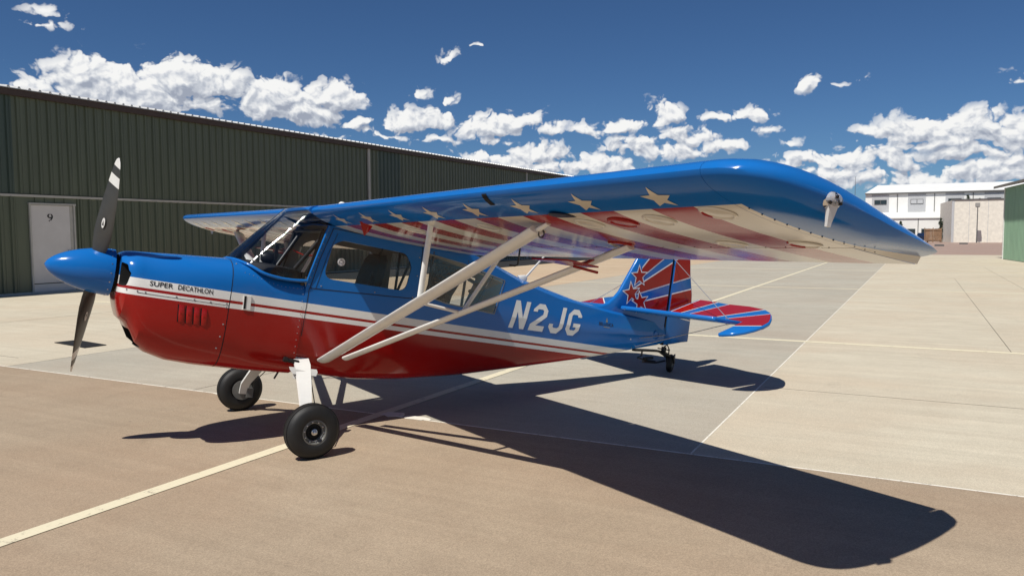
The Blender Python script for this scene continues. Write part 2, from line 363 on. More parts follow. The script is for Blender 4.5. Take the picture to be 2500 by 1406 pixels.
M['c_tan'] = concrete('pale_concrete', (.51, .455, .35), (.57, .515, .40), (.455, .40, .305), .45, .30)
M['c_sand'] = concrete('sandy_concrete', (.48, .37, .25), (.52, .41, .285), (.43, .33, .225), .4, .4)
M['asphalt_red'] = concrete('reddish_asphalt', (.33, .24, .195), (.36, .265, .22), (.29, .21, .17), .3, .6)
M['asphalt'] = plain('dark_asphalt', (.012, .012, .013), .9, var=.3)
M['base'] = plain('ground_base', (.17, .14, .105), .9, var=.25, nscale=.2)
def marking(name, col, wear=.62):
    m, nt, b = newmat(name); geo = nt.nodes.new('ShaderNodeNewGeometry'); p = geo.outputs['Position']
    n1 = nnoise(nt, p, 9, 8, .7); n2 = nnoise(nt, p, 60, 4, .6)
    w = nmath(nt, 'MULTIPLY', nrange(nt, n1, wear, wear+.1), nrange(nt, n2, .4, .6))
    c = nmix(nt, nrange(nt, n2, .2, .8, 0, .35), col, tuple(k*.72 for k in col))
    c = nmix(nt, w, c, (.24, .20, .15)); nt.links.new(c, b.inputs['Base Color']); b.inputs['Roughness'].default_value = .7
    return m
M['line'] = marking('line_paint', (.74, .67, .48), .56); M['seal'] = marking('joint_sealant', (.80, .76, .66), .53); M['joint'] = plain('joint_shadow', (.06, .05, .04), .9)  # joint: even dark colour of the gaps and control joints

def sheet(name, u0, u1, v0, v1, z, th, mat, parent=None):
    g_ = G(); a = [uv(u0, v0, z), uv(u1, v0, z), uv(u1, v1, z), uv(u0, v1, z)]; b_ = [p-Vector((0, 0, th)) for p in a]
    # v axis is clockwise of u, so this order faces up
    g_.add(a+b_, [(3, 2, 1, 0), (4, 5, 6, 7), (0, 1, 5, 4), (1, 2, 6, 5), (2, 3, 7, 6), (3, 0, 4, 7)])
    return g_.obj(name, mat, parent)
ground = mk('ground', [(-2500, -2500, -.06), (2500, -2500, -.06), (2500, 2500, -.06), (-2500, 2500, -.06)], [(0, 1, 2, 3)], M['base']); tag(ground, kind='structure')
apron = sheet('concrete_apron', -16, 62, -17.9, 30, -.02, .03, M['joint']); tag(apron, kind='structure')
J = .007
def slab(u0, u1, v0, v1, mat): return sheet('slab', u0+J, u1-J, v0+J, v1-J, 0, .03, mat, apron)
slab(-16, 2.4, -17.9, -5.35, M['c_brown']); slab(-16, 2.4, -5.35, 30, M['c_brown'])
for u0, u1 in ((2.4, 14.9), (14.9, 27.4), (27.4, 39.9), (39.9, 62)):
    slab(u0, u1, -4.9, 4.25, M['c_grey']); slab(u0, u1, 4.25, 30, M['c_tan'])
    slab(u0, u1, -17.9, -4.9, M['c_sand'] if u0 > 10 else M['c_tan'])
def strip(name, u0, u1, v0, v1, mat, z=.004): return sheet(name, u0, u1, v0, v1, z, .0012, mat, apron)
strip('joint_sealant', 2.4-.010, 2.4+.010, -17, 20, M['seal'], .0018); strip('joint_sealant', 2.42, 62, 4.25-.008, 4.25+.008, M['seal'], .0018)
strip('painted_line', -16, 62, 1.25-.06, 1.25+.06, M['line'], .0045)
for uq in (9.4, 21.9, 34.4, 46.9): strip('painted_line', uq-.075, uq+.075, -14, 10.2, M['line'], .003)
for u0, u1, v0, v1 in ((9.5, 29, 7.0, 7.0), (5.37, 5.37, 4.3, 20), (2.42, 9.3, -1.35, -1.35), (2.42, 14.8, -10.4, -10.4), (14.9, 40, 8.6, 8.6), (2.9, 2.9, -17, -5.5)):
    if u0 == u1: strip('control_joint', u0-.004, u0+.004, v0, v1, M['joint'], .0016)
    else: strip('control_joint', u0, u1, v0-.004, v0+.004, M['joint'], .0016)
far_road = sheet('far_apron', 62.02, 400, -120, 120, -.004, .03, M['asphalt_red']); tag(far_road, kind='structure')
dstrip = sheet('asphalt_strip', 20, 76, -17.7, -13.0, .012, .01, M['asphalt']); tag(dstrip, kind='structure')  # near-black strip along the foot of the hangar wall
# repaired patches along the joint
rp = G()
for (u, v, a, b_) in ((2.42, 1.66, .17, .06), (2.45, 1.38, .14, .09), (2.38, -.78, .20, .03), (2.36, -.72, .12, .04)):
    ring = [uv(u+math.cos(t)*b_*(.7+.6*random.random()), v+math.sin(t)*a*(.7+.5*random.random()) , .0062) for t in [2*PI*k/14 for k in range(14)]]
    rp.add(ring+[p-Vector((0, 0, .004)) for p in ring], [tuple(range(13, -1, -1))]+[(k, (k+1) % 14, 14+(k+1) % 14, 14+k) for k in range(14)])
rpo = rp.obj('sealant_patch', M['seal'], apron); rpo['kind'] = 'stuff'

shadow_g = G(); q = [Vector((.523, 7.688, .012)), Vector((.86, 6.715, .012)), Vector((1.176, 6.863, .012)), Vector((.858, 7.8, .012))]  # flat black sheet painted as the cast shadow of something out of view
shadow_g.add(q+[p-Vector((0, 0, .011)) for p in q], [(0, 1, 2, 3), (7, 6, 5, 4)]+[(k, k+4, (k+1) % 4+4, (k+1) % 4) for k in range(4)])
tag(shadow_g.obj('rubber_mat', plain('mat_rubber', (.006, .006, .007), .8)), 'small black diamond of rubber mat lying flat on the pale concrete', 'mat')

# ------------------------------------------------------------------ green hangar on the left
def metal_siding(name, col, var=.10, streak=.12):
    m, nt, b = newmat(name); geo = nt.nodes.new('ShaderNodeNewGeometry'); p = geo.outputs['Position']
    n = nnoise(nt, scaled(nt, p, (2.2, 2.2, .25)), 1.6, 6, .6); n2 = nnoise(nt, scaled(nt, p, (6, 6, .5)), 3, 5, .65)
    c = nmix(nt, nrange(nt, n, .35, .7), tuple(k*(1-var) for k in col), tuple(k*(1+var) for k in col))
    c = nmix(nt, nrange(nt, n2, .5, .8, 0, streak), c, tuple(k*.55+.01 for k in col))
    nt.links.new(c, b.inputs['Base Color']); b.inputs['Roughness'].default_value = .38; nbump(nt, b, nnoise(nt, scaled(nt, p, (3, 3, .8)), 2, 3), .05, .03); return m
M['green'] = metal_siding('green_siding', (.10, .118, .080)); M['green2'] = metal_siding('dark_green_siding', (.055, .080, .064))
M['green_l'] = metal_siding('sage_green_siding', (.24, .38, .26)); M['trim'] = plain('pale_trim', (.42, .41, .38), .5); M['fascia'] = plain('brown_fascia', (.055, .035, .028), .6)
M['rooft'] = plain('galvanised_roof', (.62, .62, .60), .4, metal=.2); M['doorw'] = plain('door_white', (.60, .58, .57), .5, var=.05, nscale=2)
VW = -17.75; HE = 5.85; TRIM = 2.92; RB = .3048
def rib_panel(w, h, n, depth=.055, back=0.):
    """corrugated sheet in local (along, out, up); ribs stand out towards +out"""
    g_ = G(); prof = []
    for k in range(n):
        c = (k+.5)*w/n
        prof += [(c-.040, 0), (c-.014, depth), (c+.014, depth), (c+.040, 0), (c+.09, 0), (c+.100, .010), (c+.115, .010), (c+.125, 0)]
    prof = [(0, 0)]+[p for p in prof if p[0] < w]+[(w, 0)]
    v = [(x, y, 0) for x, y in prof]+[(x, y, h) for x, y in prof]; n_ = len(prof)
    g_.add(v, [(i, i+1, n_+i+1, n_+i) for i in range(n_-1)])
    return g_
def wall_matrix(u, v, z, flip=False):
    o = uv(u, v, z)
    out = VV if not flip else -VV; al = UU if not flip else UU
    return Matrix(((al.x, out.x, 0, o.x), (al.y, out.y, 0, o.y), (0, 0, 1, o.z), (0, 0, 0, 1)))
PW = RB*3
hang = empty('hangar', uv(30, VW, 0)); tag(hang, 'long dark green corrugated hangar with white door numbered 9', 'hangar')
hinv = Matrix.Translation(-hang.location)
me_lo = rib_panel(PW, TRIM-.06, 3).data('wall_panel', M['green']); me_up = rib_panel(PW, HE-TRIM-.06, 3).data('wall_panel', M['green']); me_up2 = rib_panel(PW, HE-TRIM-.06, 3).data('wall_panel', M['green2'])
DU0, DU1, DH = 10.36, 11.78, 2.70
u = 10.0-PW*18
while u < 75:
    if not (u+PW > DU0 and u < DU1):
        o = link('wall_panel', me_lo, hang); o.matrix_local = hinv @ wall_matrix(u, VW, 0.04)
    o = link('wall_panel', me_up2 if (u < 9.9 or 27.3 < u < 29.0) else me_up, hang); o.matrix_local = hinv @ wall_matrix(u, VW, TRIM+.06)
    u += PW
UEND = u
def wbox(g_, u0, u1, v0, v1, z0, z1, m=0, org=None):
    org = org or hang.location
    P = [uv(a, b_, c)-org for a, b_, c in ((u0,v1,z0),(u1,v1,z0),(u1,v0,z0),(u0,v0,z0),(u0,v1,z1),(u1,v1,z1),(u1,v0,z1),(u0,v0,z1))]
    return g_.add(P, [(3,2,1,0),(4,5,6,7),(0,1,5,4),(1,2,6,5),(2,3,7,6),(3,0,4,7)], m)
# filler panels round the door
pu = [10.0+PW*0, 10.0+PW*1, 10.0+PW*2]
g_ = G(); wbox(g_, 10.0, DU0, VW-.01, VW+.004, .04, TRIM-.02); g_.obj('wall_panel', M['green'], hang)
g_ = G(); wbox(g_, DU1, 10.0+PW*2, VW-.01, VW+.004, .04, TRIM-.02); wbox(g_, DU1+.10, DU1+.15, VW+.004, VW+.035, .04, TRIM-.02); g_.obj('wall_panel', M['green'], hang)
g_ = G(); wbox(g_, DU0, DU1, VW-.01, VW+.004, DH, TRIM-.02)
for du in (.2, .5, .8, 1.1): wbox(g_, DU0+du, DU0+du+.05, VW+.004, VW+.03, DH+.03, TRIM-.02)
g_.obj('wall_panel', M['green'], hang)
g_ = G(); wbox(g_, -6, UEND, VW-.6, VW-.03, .0, HE+.02); wbox(g_, -6, UEND, VW-14, VW-.6, 0, HE+.02); g_.obj('inner_wall', M['green2'], hang)
g_ = G(); wbox(g_, -6, UEND, VW+.0, VW+.055, TRIM-.035, TRIM+.035); g_.obj('wall_trim', M['trim'], hang)
g_ = G(); wbox(g_, -6, UEND, VW-.0, VW+.05, -.02, .05); g_.obj('base_trim', M['trim'], hang)
g_ = G(); wbox(g_, -6, UEND, VW-.05, VW+.16, HE-.05, HE+.14); g_.obj('eave_fascia', M['fascia'], hang)
# roof sheets with rib ends at the eave
def roof_panel():
    g_ = G(); prof = [(0, 0)]
    for k in range(3):
        c = (k+.5)*RB; prof += [(c-.05, 0), (c-.022, .055), (c+.022, .055), (c+.05, 0)]
    prof.append((PW, 0)); n_ = len(prof)
    v = [(x, .20, z) for x, z in prof]+[(x, -7.0, z+1.05) for x, z in prof]+[(x, .20, -.02) for x, z in prof]
    g_.add(v, [(i+1, i, n_+i, n_+i+1) for i in range(n_-1)]+[(i, i+1, 2*n_+i+1, 2*n_+i) for i in range(n_-1)]); return g_.data('roof_panel', M['rooft'])
rme = roof_panel(); u = 10.0-PW*18
while u < UEND-.1:
    o = link('roof_panel', rme, hang); o.matrix_local = hinv @ wall_matrix(u, VW, HE+.16); u += PW
g_ = G()
for du in (26.45, 43.4, 60.4):
    g2 = G(); wbox(g2, du, du+.09, VW+.035, VW+.115, .05, HE-.05); wbox(g2, du+.13, du+.20, VW+.035, VW+.075, .05, HE-.05); g2.obj('downspout', M['trim'], hang)
# door
door = G(); wbox(door, DU0+.05, DU1-.17, VW+.0, VW+.03, .30, DH-.05); d_o = door.obj('door', M['doorw'], hang)
kp = G(); wbox(kp, DU0+.05, DU1-.06, VW+.0, VW+.034, .04, .27); kpo = kp.obj('kick_plate', M['doorw'], d_o)
fr = G(); wbox(fr, DU0, DU0+.045, VW, VW+.06, .03, DH); wbox(fr, DU1-.055, DU1, VW, VW+.06, .03, DH); wbox(fr, DU0-.01, DU1+.02, VW, VW+.075, DH-.04, DH+.015)
wbox(fr, DU1-.16, DU1-.06, VW, VW+.022, .28, DH-.05); fr.obj('door_frame', M['trim'], d_o)
kn = G(); kc = uv(DU1-.24, VW+.03, 1.25)-hang.location; kn.lathe(kc, VV, [(0, .045), (.012, .045), (.014, .015), (.05, .015), (.055, .035), (.085, .04), (.10, .02), (.102, 0.)], 14); kn.obj('door_knob', M['chrome'], d_o, 40)
def text2d(s, size=1.0, offset=0.0):
    cu = bpy.data.curves.new('t', 'FONT'); cu.body = s; cu.size = size; cu.offset = offset; cu.resolution_u = 4
    ob = bpy.data.objects.new('t', cu); COL.objects.link(ob); dg = bpy.context.evaluated_depsgraph_get()
    me = bpy.data.meshes.new_from_object(ob.evaluated_get(dg)); v = [tuple(p.co) for p in me.vertices]; f = [tuple(p.vertices) for p in me.polygons]
    bpy.data.objects.remove(ob); bpy.data.curves.remove(cu); bpy.data.meshes.remove(me); return v, f
def fit2d(v, x0, x1, y0, y1):
    xs = [p[0] for p in v]; ys = [p[1] for p in v]
    return [(x0+(p[0]-min(xs))/(max(xs)-min(xs))*(x1-x0), y0+(p[1]-min(ys))/(max(ys)-min(ys))*(y1-y0)) for p in v]
tv, tf = text2d('9', 1, .01); tv = fit2d(tv, 10.90, 11.08, 2.16, 2.40)
g_ = G(); g_.add([uv(a, VW+.0335, b_)-hang.location for a, b_ in tv], tf)
g_.obj('door_number', M['black'], d_o)
g_ = G()   # stencil bridges of the figure
for (a, b_) in ((10.99, 2.385), (10.99, 2.175)): wbox(g_, a-.014, a+.014, VW+.031, VW+.036, b_-.03, b_+.03)
g_.obj('stencil_bridge', M['doorw'], d_o)

# ------------------------------------------------------------------ sage hangar on the right
VR = 10.7; RH = 4.35
hr = empty('hangar', uv(50, VR, 0)); tag(hr, 'light sage green metal hangar with overhanging eave and white corner trim', 'hangar')
hr.rotation_euler = (0, 0, R(6)); hri = Matrix.Translation(-hr.location)
rpm = rib_panel(PW, RH-.05, 3, .03).data('wall_panel', M['green_l'])
UR = 52.6; u = UR-PW
while u > 16:
    o = link('wall_panel', rpm, hr); o.matrix_local = hri @ wall_matrix(u, VR, .04, True); u -= PW
g_ = G(); wbox(g_, u+PW, UR, VR+.02, VR+14, 0, RH, org=hr.location); g_.obj('inner_wall', M['green_l'], hr)
g_ = G(); wbox(g_, UR-.02, UR+.07, VR-.06, VR+.10, 0, RH, org=hr.location); g_.obj('corner_trim', plain('white_trim', (.72, .72, .68), .5), hr)
g_ = G(); P = [uv(a, b_, c)-hr.location for a, b_, c in ((u, VR-.36, RH+.02), (UR+1.6, VR-.36, RH+.02), (UR+1.6, VR+8, RH+1.9), (u, VR+8, RH+1.9), (u, VR-.36, RH+.16), (UR+1.6, VR-.36, RH+.16), (UR+1.6, VR+8, RH+2.04), (u, VR+8, RH+2.04))]
g_.add(P, [(0,1,2,3),(7,6,5,4),(4,5,1,0),(5,6,2,1),(6,7,3,2),(7,4,0,3)]); g_.obj('roof', plain('grey_brown_roof', (.20, .18, .15), .6), hr)

# ------------------------------------------------------------------ far buildings
def ubox(g_, u0, u1, v0, v1, z0, z1, org, m=0): return wbox(g_, u0, u1, v0, v1, z0, z1, m, org)
M['bwhite'] = plain('white_cladding', (.80, .80, .77), .5, var=.04, nscale=.5); M['bgrey'] = plain('grey_cladding', (.47, .48, .49), .5, var=.05); M['stucco'] = plain('cream_stucco', (.74, .70, .61), .9, var=.10, nscale=2.5, bump=.25, bscale=9)
M['bdark'] = plain('dark_trim', (.10, .10, .10), .6); M['wood'] = plain('weathered_wood', (.25, .15, .085), .8, var=.25, nscale=1.5)
UB = 150.0; wb = empty('warehouse', uv(UB, 8, 0)); tag(wb, 'white two storey metal building with grey panels and dark windows', 'building'); o0 = wb.location
g_ = G(); ubox(g_, UB, UB+25, -2.8, 34, 0, 8.6, o0); g_.obj('wall', M['bwhite'], wb)
g_ = G(); P = [uv(a, b_, c)-o0 for a, b_, c in ((UB-.3, -2.9, 8.6), (UB-.3, 34, 8.6), (UB+12, 34, 10.6), (UB+12, -1.4, 10.6), (UB-.3, -2.9, 8.4), (UB-.3, 34, 8.4))]
g_.add(P, [(0, 1, 2, 3), (4, 5, 1, 0)]); P = [uv(a, b_, c)-o0 for a, b_, c in ((UB+12, -1.4, 10.6), (UB+12, 34, 10.6), (UB+25, 34, 8.6), (UB+25, -2.9, 8.6))]; g_.add(P, [(0, 1, 2, 3)])
g_.obj('roof', M['bwhite'], wb)
g_ = G(); ubox(g_, UB-.35, UB-.02, -2.9, 34, 8.35, 8.58, o0); g_.obj('gutter', M['bdark'], wb)
for k in range(6):
    v0 = -1.75+k*5.75
    g_ = G(); ubox(g_, UB-.05, UB-.003, v0, v0+2.75, 4.9, 8.3, o0)
    for j in range(10): ubox(g_, UB-.085, UB-.05, v0+.1+j*.28, v0+.18+j*.28, 4.9, 8.3, o0)
    g_.obj('cladding_panel', M['bgrey'], wb)
    wo = G(); ubox(wo, UB-.14, UB-.09, v0+.4, v0+2.4, 6.55, 7.35, o0); wf = wo.obj('window', M['bdark'], wb)
    for s_ in (0, 1):
        pn = G(); ubox(pn, UB-.16, UB-.142, v0+.48+s_*.98, v0+1.36+s_*.98, 6.62, 7.28, o0); pn.obj('pane', M['bglass'] if k != 1 else M['bgrey'], wf)
    g_ = G(); ubox(g_, UB-.10, UB-.003, v0+4.05, v0+4.15, 4.9, 8.3, o0); g_.obj('downspout', M['bdark'], wb)
cp = G(); P = [uv(a, b_, c)-o0 for a, b_, c in ((UB-5, 0, 4.15), (UB-5, 12, 4.15), (UB-.06, 12, 5.1), (UB-.06, 0, 5.1), (UB-5, 0, 3.95), (UB-5, 12, 3.95), (UB-.06, 12, 4.9), (UB-.06, 0, 4.9))]
cp.add(P, [(0, 1, 2, 3), (4, 5, 1, 0), (7, 6, 5, 4), (0, 3, 7, 4), (1, 5, 6, 2)]); cp.obj('canopy_roof', M['bwhite'], wb)
g_ = G(); ubox(g_, UB-4.8, UB-.06, .2, 11.8, 0, 3.94, o0); g_.obj('annex_wall', M['bwhite'], wb)
for v0 in (4.1, 6.2, 8.2):
    wo = G(); ubox(wo, UB-4.9, UB-4.81, v0, v0+1.2, .9, 2.2, o0); wf = wo.obj('window', M['bdark'], wb); pn = G(); ubox(pn, UB-4.93, UB-4.902, v0+.08, v0+1.12, 1.0, 2.1, o0); pn.obj('pane', M['bglass'], wf)
g_ = G(); ubox(g_, UB-4.9, UB-4.81, 5.65, 5.75, 0, 3.9, o0); g_.obj('downspout', M['bdark'], wb)

US = 135.0; sb = empty('stucco_building', uv(US, 14, 0)); tag(sb, 'cream rough stucco block behind a tall lamp post', 'building'); o0 = sb.location
g_ = G(); P = [uv(a, b_, c)-o0 for a, b_, c in ((US, 10.3, 0), (US, 26, 0), (US+9, 26, 0), (US+9, 8.9, 0), (US, 10.3, 6.55), (US, 26, 6.55), (US+9, 26, 6.55), (US+9, 8.9, 6.3))]
g_.add(P, [(0, 1, 5, 4), (3, 0, 4, 7), (4, 5, 6, 7), (1, 2, 6, 5), (2, 3, 7, 6)]); g_.obj('wall', M['stucco'], sb)
g_ = G(); ubox(g_, US-.12, US+.1, 10.2, 26, 6.5, 6.68, o0); g_.obj('parapet_cap', M['bdark'], sb)
g_ = G(); ubox(g_, US-.06, US-.01, 10.28, 10.62, 0, 6.5, o0); g_.obj('corner_pilaster', M['bgrey'], sb)
for vq in (12.6, 15.1): g_ = G(); ubox(g_, US-.03, US-.005, vq, vq+.05, 0, 6.5, o0); g_.obj('wall_joint', M['bgrey'], sb)

lp = empty('lamp_post', uv(132, 13.55, 0)); tag(lp, 'grey lamp post with boxy head in front of stucco block', 'lamp post'); o0 = lp.location
g_ = G(); g_.tube([(0, 0, 0), (0, 0, 5.6)], [.09, .06], 8); g_.obj('pole', M['bdark'], lp, 40)
g_ = G(); ubox(g_, 131.8, 132.5, 13.25, 13.85, 5.4, 5.95, o0); ubox(g_, 131.85, 132.45, 13.3, 13.8, 5.3, 5.4, o0); g_.obj('lamp_head', plain('lamp_grey', (.30, .29, .27), .5), lp)

fe = empty('wooden_gate', uv(133, 7.8, 0)); tag(fe, 'brown wooden double gate beside the stucco block', 'gate'); o0 = fe.location
for j in range(12):
    g_ = G(); v0 = 6.75+j*.175+(.06 if j > 5 else 0); ubox(g_, 133+random.uniform(-.01, .01), 133.05, v0, v0+.165, .15, 2.15+random.uniform(-.03, .03), o0); g_.obj('plank', M['wood'], fe)
g_ = G()
for zz in (.35, 1.9): ubox(g_, 132.93, 133.0, 6.75, 8.9, zz, zz+.12, o0)
g_.obj('gate_rail', M['wood'], fe)
for vq in (6.65, 7.8, 8.92): g_ = G(); ubox(g_, 132.9, 133.06, vq-.05, vq+.05, 0, 2.3, o0); g_.obj('gate_post', M['wood'], fe)

ms = G(); P0 = uv(240, -10.6, 0); ms.tube([P0-P0, Vector((0, 0, 9)), Vector((0, 0, 17.5))], [.12, .08, .04], 6); mo = ms.obj('radio_mast', M['bdark']); mo.location = P0; tag(mo, 'thin tall radio mast standing far beyond the wing tip', 'mast')

def leaf_mat(name, c):
    m, nt, b = newmat(name); v = objvec(nt); col = nmix(nt, nrange(nt, nnoise(nt, v, 1.2, 4), .3, .7), tuple(k*.6 for k in c), tuple(k*1.3 for k in c)); nt.links.new(col, b.inputs['Base Color']); b.inputs['Roughness'].default_value = .7; return m
M['leaf'] = leaf_mat('evergreen_leaf', (.035, .05, .028)); M['bark'] = plain('bark', (.07, .05, .035), .9)
def far_tree(name, label, cat, loc, h, wd, n, group=None):
    t = empty(name, loc); tag(t, label, cat, group)
    g_ = G(); g_.tube([(0, 0, 0), (.05, 0, h*.45), (0, .05, h*.9)], [.16, .1, .03], 6)
    for k in range(5):
        a = k*1.3; z = h*(.35+.1*k); g_.tube([(0, 0, z), (math.cos(a)*wd*.5, math.sin(a)*wd*.5, z+.3*h*.3)], [.05, .015], 5)
    g_.obj('trunk', M['bark'], t)
    c = G()
    for k in range(n):
        z = random.random(); r = wd*(1-z*.75)*math.sqrt(random.random())*(.75+.4*math.sin(z*17+1)); a = random.random()*2*PI
        p = Vector((r*math.cos(a), r*math.sin(a), h*(.12+.9*z))); s_ = random.uniform(.10, .24)
        d1 = Vector((random.gauss(0, 1), random.gauss(0, 1), random.gauss(0, .6))).normalized()*s_; d2 = d1.orthogonal().normalized()*s_*.5
        c.add([p-d1, p+d2, p+d1, p-d2], [(0, 1, 2, 3)])
    c.obj('crown', M['leaf'], t)
far_tree('pine_tree', 'dark evergreen rising behind the roof of the stucco block', 'tree', uv(146, 12.9, 0), 7.6, 1.5, 700)
far_tree('pine_tree', 'low dark evergreen behind the left corner of the stucco roof', 'tree', uv(146.5, 10.6, 0), 7.0, .7, 350)
far_tree('pine_tree', 'small dark evergreen behind the stucco roof beside a larger one', 'tree', uv(146.2, 14.6, 0), 7.0, 1.1, 400)
far_tree('shrub', 'narrow dark conifer against the white annex wall', 'shrub', uv(143.5, 3.1, 0), 3.4, .7, 500)
far_tree('shrub', 'dark conifer squeezed between annex and stucco block', 'shrub', uv(141.5, 9.0, 0), 3.8, .6, 400)
for (uq, vq) in ((100.5, 8.0), (117, 11.2)):
    g_ = G(); org = uv(uq, vq, 0); wbox(g_, uq-.12, uq+.12, vq-.5, vq+.5, -.01, .16, 0, org); wbox(g_, uq-.07, uq+.07, vq-.46, vq+.46, .16, .2, 0, org)
    o = g_.obj('wheel_stop', M['bdark']); o.location = org; tag(o, 'small dark wheel stop on the apron before the '+('wooden gate' if vq < 9 else 'stucco block'), 'wheel stop', 'wheel stops on the far apron')
# car partly hidden by the gate
car = empty('parked_car', uv(136, 6.3, 0)); tag(car, 'dark blue car parked by the wooden gate', 'car')
side = [(-.9, .35), (-.92, .75), (-.8, 1.0), (-.62, 1.5), (.62, 1.5), (.8, 1.0), (.92, .75), (.9, .35)]
g_ = G(); g_.loft([[Vector((u_*UU.x+v_*VV.x, u_*UU.y+v_*VV.y, z_)) for v_, z_ in [(a*(.94 if abs(u_) > 2 else 1), .35+(b_-.35)*hz) for a, b_ in side]] for u_, hz in ((-2.2, .55), (-2.05, .62), (-1.1, .68), (-.5, 1.0), (1.2, 1.0), (2.0, .7), (2.2, .5))])
g_.obj('body', plain('car_blue', (.01, .02, .05), .25), car, 30)
for a in (-1.4, 1.4):
    for s_ in (-.8, .8):
        g_ = G(); g_.lathe(UU*a+VV*s_+Vector((0, 0, .33)), VV, [(-.1, .30), (-.08, .33), (.08, .33), (.1, .30)], 14); g_.obj('wheel', M['rubber'], car, 40)

# ================================================================== the aeroplane
OFF = PLANE_OFF.copy()
plane = empty('light_aircraft', ROOT_W, (0, TH, 0)); tag(plane, 'blue and red high wing taildragger aeroplane lettered N2JG with striped wing undersides', 'aeroplane')

# ---- fuselage sections
def hw(x): return interp(x, [1.27, 1.9, 2.9, 6.5], [.42, .40, .39, .035])
XB = [1.27, 1.6, 2.0, 2.5, 2.9, 3.58, 4.3, 5.1, 5.7, 6.08, 6.45, 6.56]; ZB = [-.655, -.655, -.65, -.67, -.648, -.565, -.435, -.285, -.16, -.07, .01, .05]
def zbot(x): return interp(x, XB, ZB)
def ztop(x): return interp(x, [1.9, 3.5, 3.785, 4.344, 5.08, 5.576, 6.2, 6.56], [.675, .69, .65, .505, .385, .345, .31, .29])
def zedge(x): return interp(x, [1.9, 3.3, 3.5, 3.8, 4.163, 4.742, 5.605, 6.2, 6.56], [.655, .66, .65, .57, .462, .362, .300, .285, .27])
CREASE = .10
def yside(x, z):
    """half width of the fuselage side at height z, aft of the windscreen"""
    h = hw(x); ze = zedge(x); k = interp(x, [2.8, 3.6, 6.0, 6.5], [0, .012, .008, 0])
    zq = zbot(x)+.42*(ze-zbot(x))
    zc = max(CREASE, zq+.02)
    if z >= zc: return h+k+(z-zc)/(max(ze-zc, .02))*(-.022-k)
    if z >= zq: return h+k*(z-zq)/max(zc-zq, 1e-3)
    t = min(1, (zq-z)/(zq-zbot(x))); n = 3.4
    return h*max(0, 1-t**n)**(1/n)
def fus_ring(x, xf=None):
    zt, ze, zb = ztop(x), zedge(x), zbot(x); zq = zb+.42*(ze-zb); zc = max(CREASE, zq+.02)
    half = [(0, zt), (.5*(yside(x, ze)), zt-.25*(zt-ze)-.004), (yside(x, ze), ze)]
    for t in (.33, .66): half.append((yside(x, ze+(zc-ze)*t), ze+(zc-ze)*t))
    half.append((yside(x, zc), zc))
    half.append((yside(x, .5*(zc+zq)), .5*(zc+zq)))
    n = 3.4
    for k in range(0, 9):
        a = PI/2*k/8; half.append((hw(x)*max(0, math.cos(a))**(2/n), zq-(zq-zb)*math.sin(a)**(2/n)))
    half[-1] = (0, zb)
    pts = [(-y, z) for y, z in half]+[(y, z) for y, z in half[-2:0:-1]]
    return [Vector((xf(z) if xf else x, y, z)) for y, z in pts]
def pillar_x(z): return 1.87+max(0, z-.16)*.235
rings = [fus_ring(1.9, pillar_x)]+[fus_ring(x) for x in (2.05, 2.25, 2.5, 2.75, 2.95, 3.2, 3.4, 3.5, 3.65, 3.8, 4.0, 4.163, 4.344, 4.742, 5.08, 5.35, 5.6, 5.85, 6.08, 6.3, 6.45, 6.545)]
g_ = G(); g_.loft(rings, 0, True, (False, True))
fus = g_.obj('fuselage', [M['stripes'], M['liner']], plane)
sol = fus.modifiers.new('s', 'SOLIDIFY'); sol.thickness = .014; sol.offset = -1; sol.material_offset = 1; sol.use_even_offset = False
WIN_F = rounded([(2.005, .20), (2.055, .50), (2.14, .545), (2.76, .535), (2.835, .43), (2.80, .195)], [.08, .10, .08, .09, .10, .09], 5)
WIN_R = rounded([(2.965, .565), (2.985, .195), (3.25, .145), (3.845, .112), (3.935, .445), (3.40, .535)], [.02, .02, .01, .02, .02, .05], 3)
def cutter(poly, y0, y1, mat):
    g_ = G(); g_.loft([[Vector((x, y0, z)) for x, z in poly], [Vector((x, y1, z)) for x, z in poly]], 0); o = g_.obj('cut', mat); return o
def apply_mods(o):
    dg = bpy.context.evaluated_depsgraph_get(); me = bpy.data.meshes.new_from_object(o.evaluated_get(dg)); old = o.data; o.modifiers.clear(); o.data = me; bpy.data.meshes.remove(old); return o
def boolcut(o, cutters):
    for c in cutters:
        bm = bmesh.new(); bm.from_mesh(c.data); bmesh.ops.recalc_face_normals(bm, faces=bm.faces[:]); bm.to_mesh(c.data); bm.free()
        c.parent = o.parent; c.matrix_parent_inverse = Matrix(); 
        b_ = o.modifiers.new('b', 'BOOLEAN'); b_.object = c; b_.operation = 'DIFFERENCE'; b_.solver = 'EXACT'; b_.material_mode = 'TRANSFER'
    bpy.context.view_layer.update(); apply_mods(o)
    for c in cutters: bpy.data.objects.remove(c)
    o.data.polygons.foreach_set('use_smooth', [True]*len(o.data.polygons)); o.data.set_sharp_from_angle(angle=R(22))
boolcut(fus, [cutter(WIN_F, -.6, .6, M['blue']), cutter(WIN_R, -.6, .6, M['blue'])])
def side_poly(name, poly, off, mat, parent, s=-1, th=0.):
    g_ = G(); v = [Vector((x, s*(yside(x, z)+off), z)) for x, z in poly]; f = [tuple(range(len(poly)))]
    if s < 0: f = [tuple(reversed(f[0]))]
    g_.add(v, f); return g_.obj(name, mat, parent)
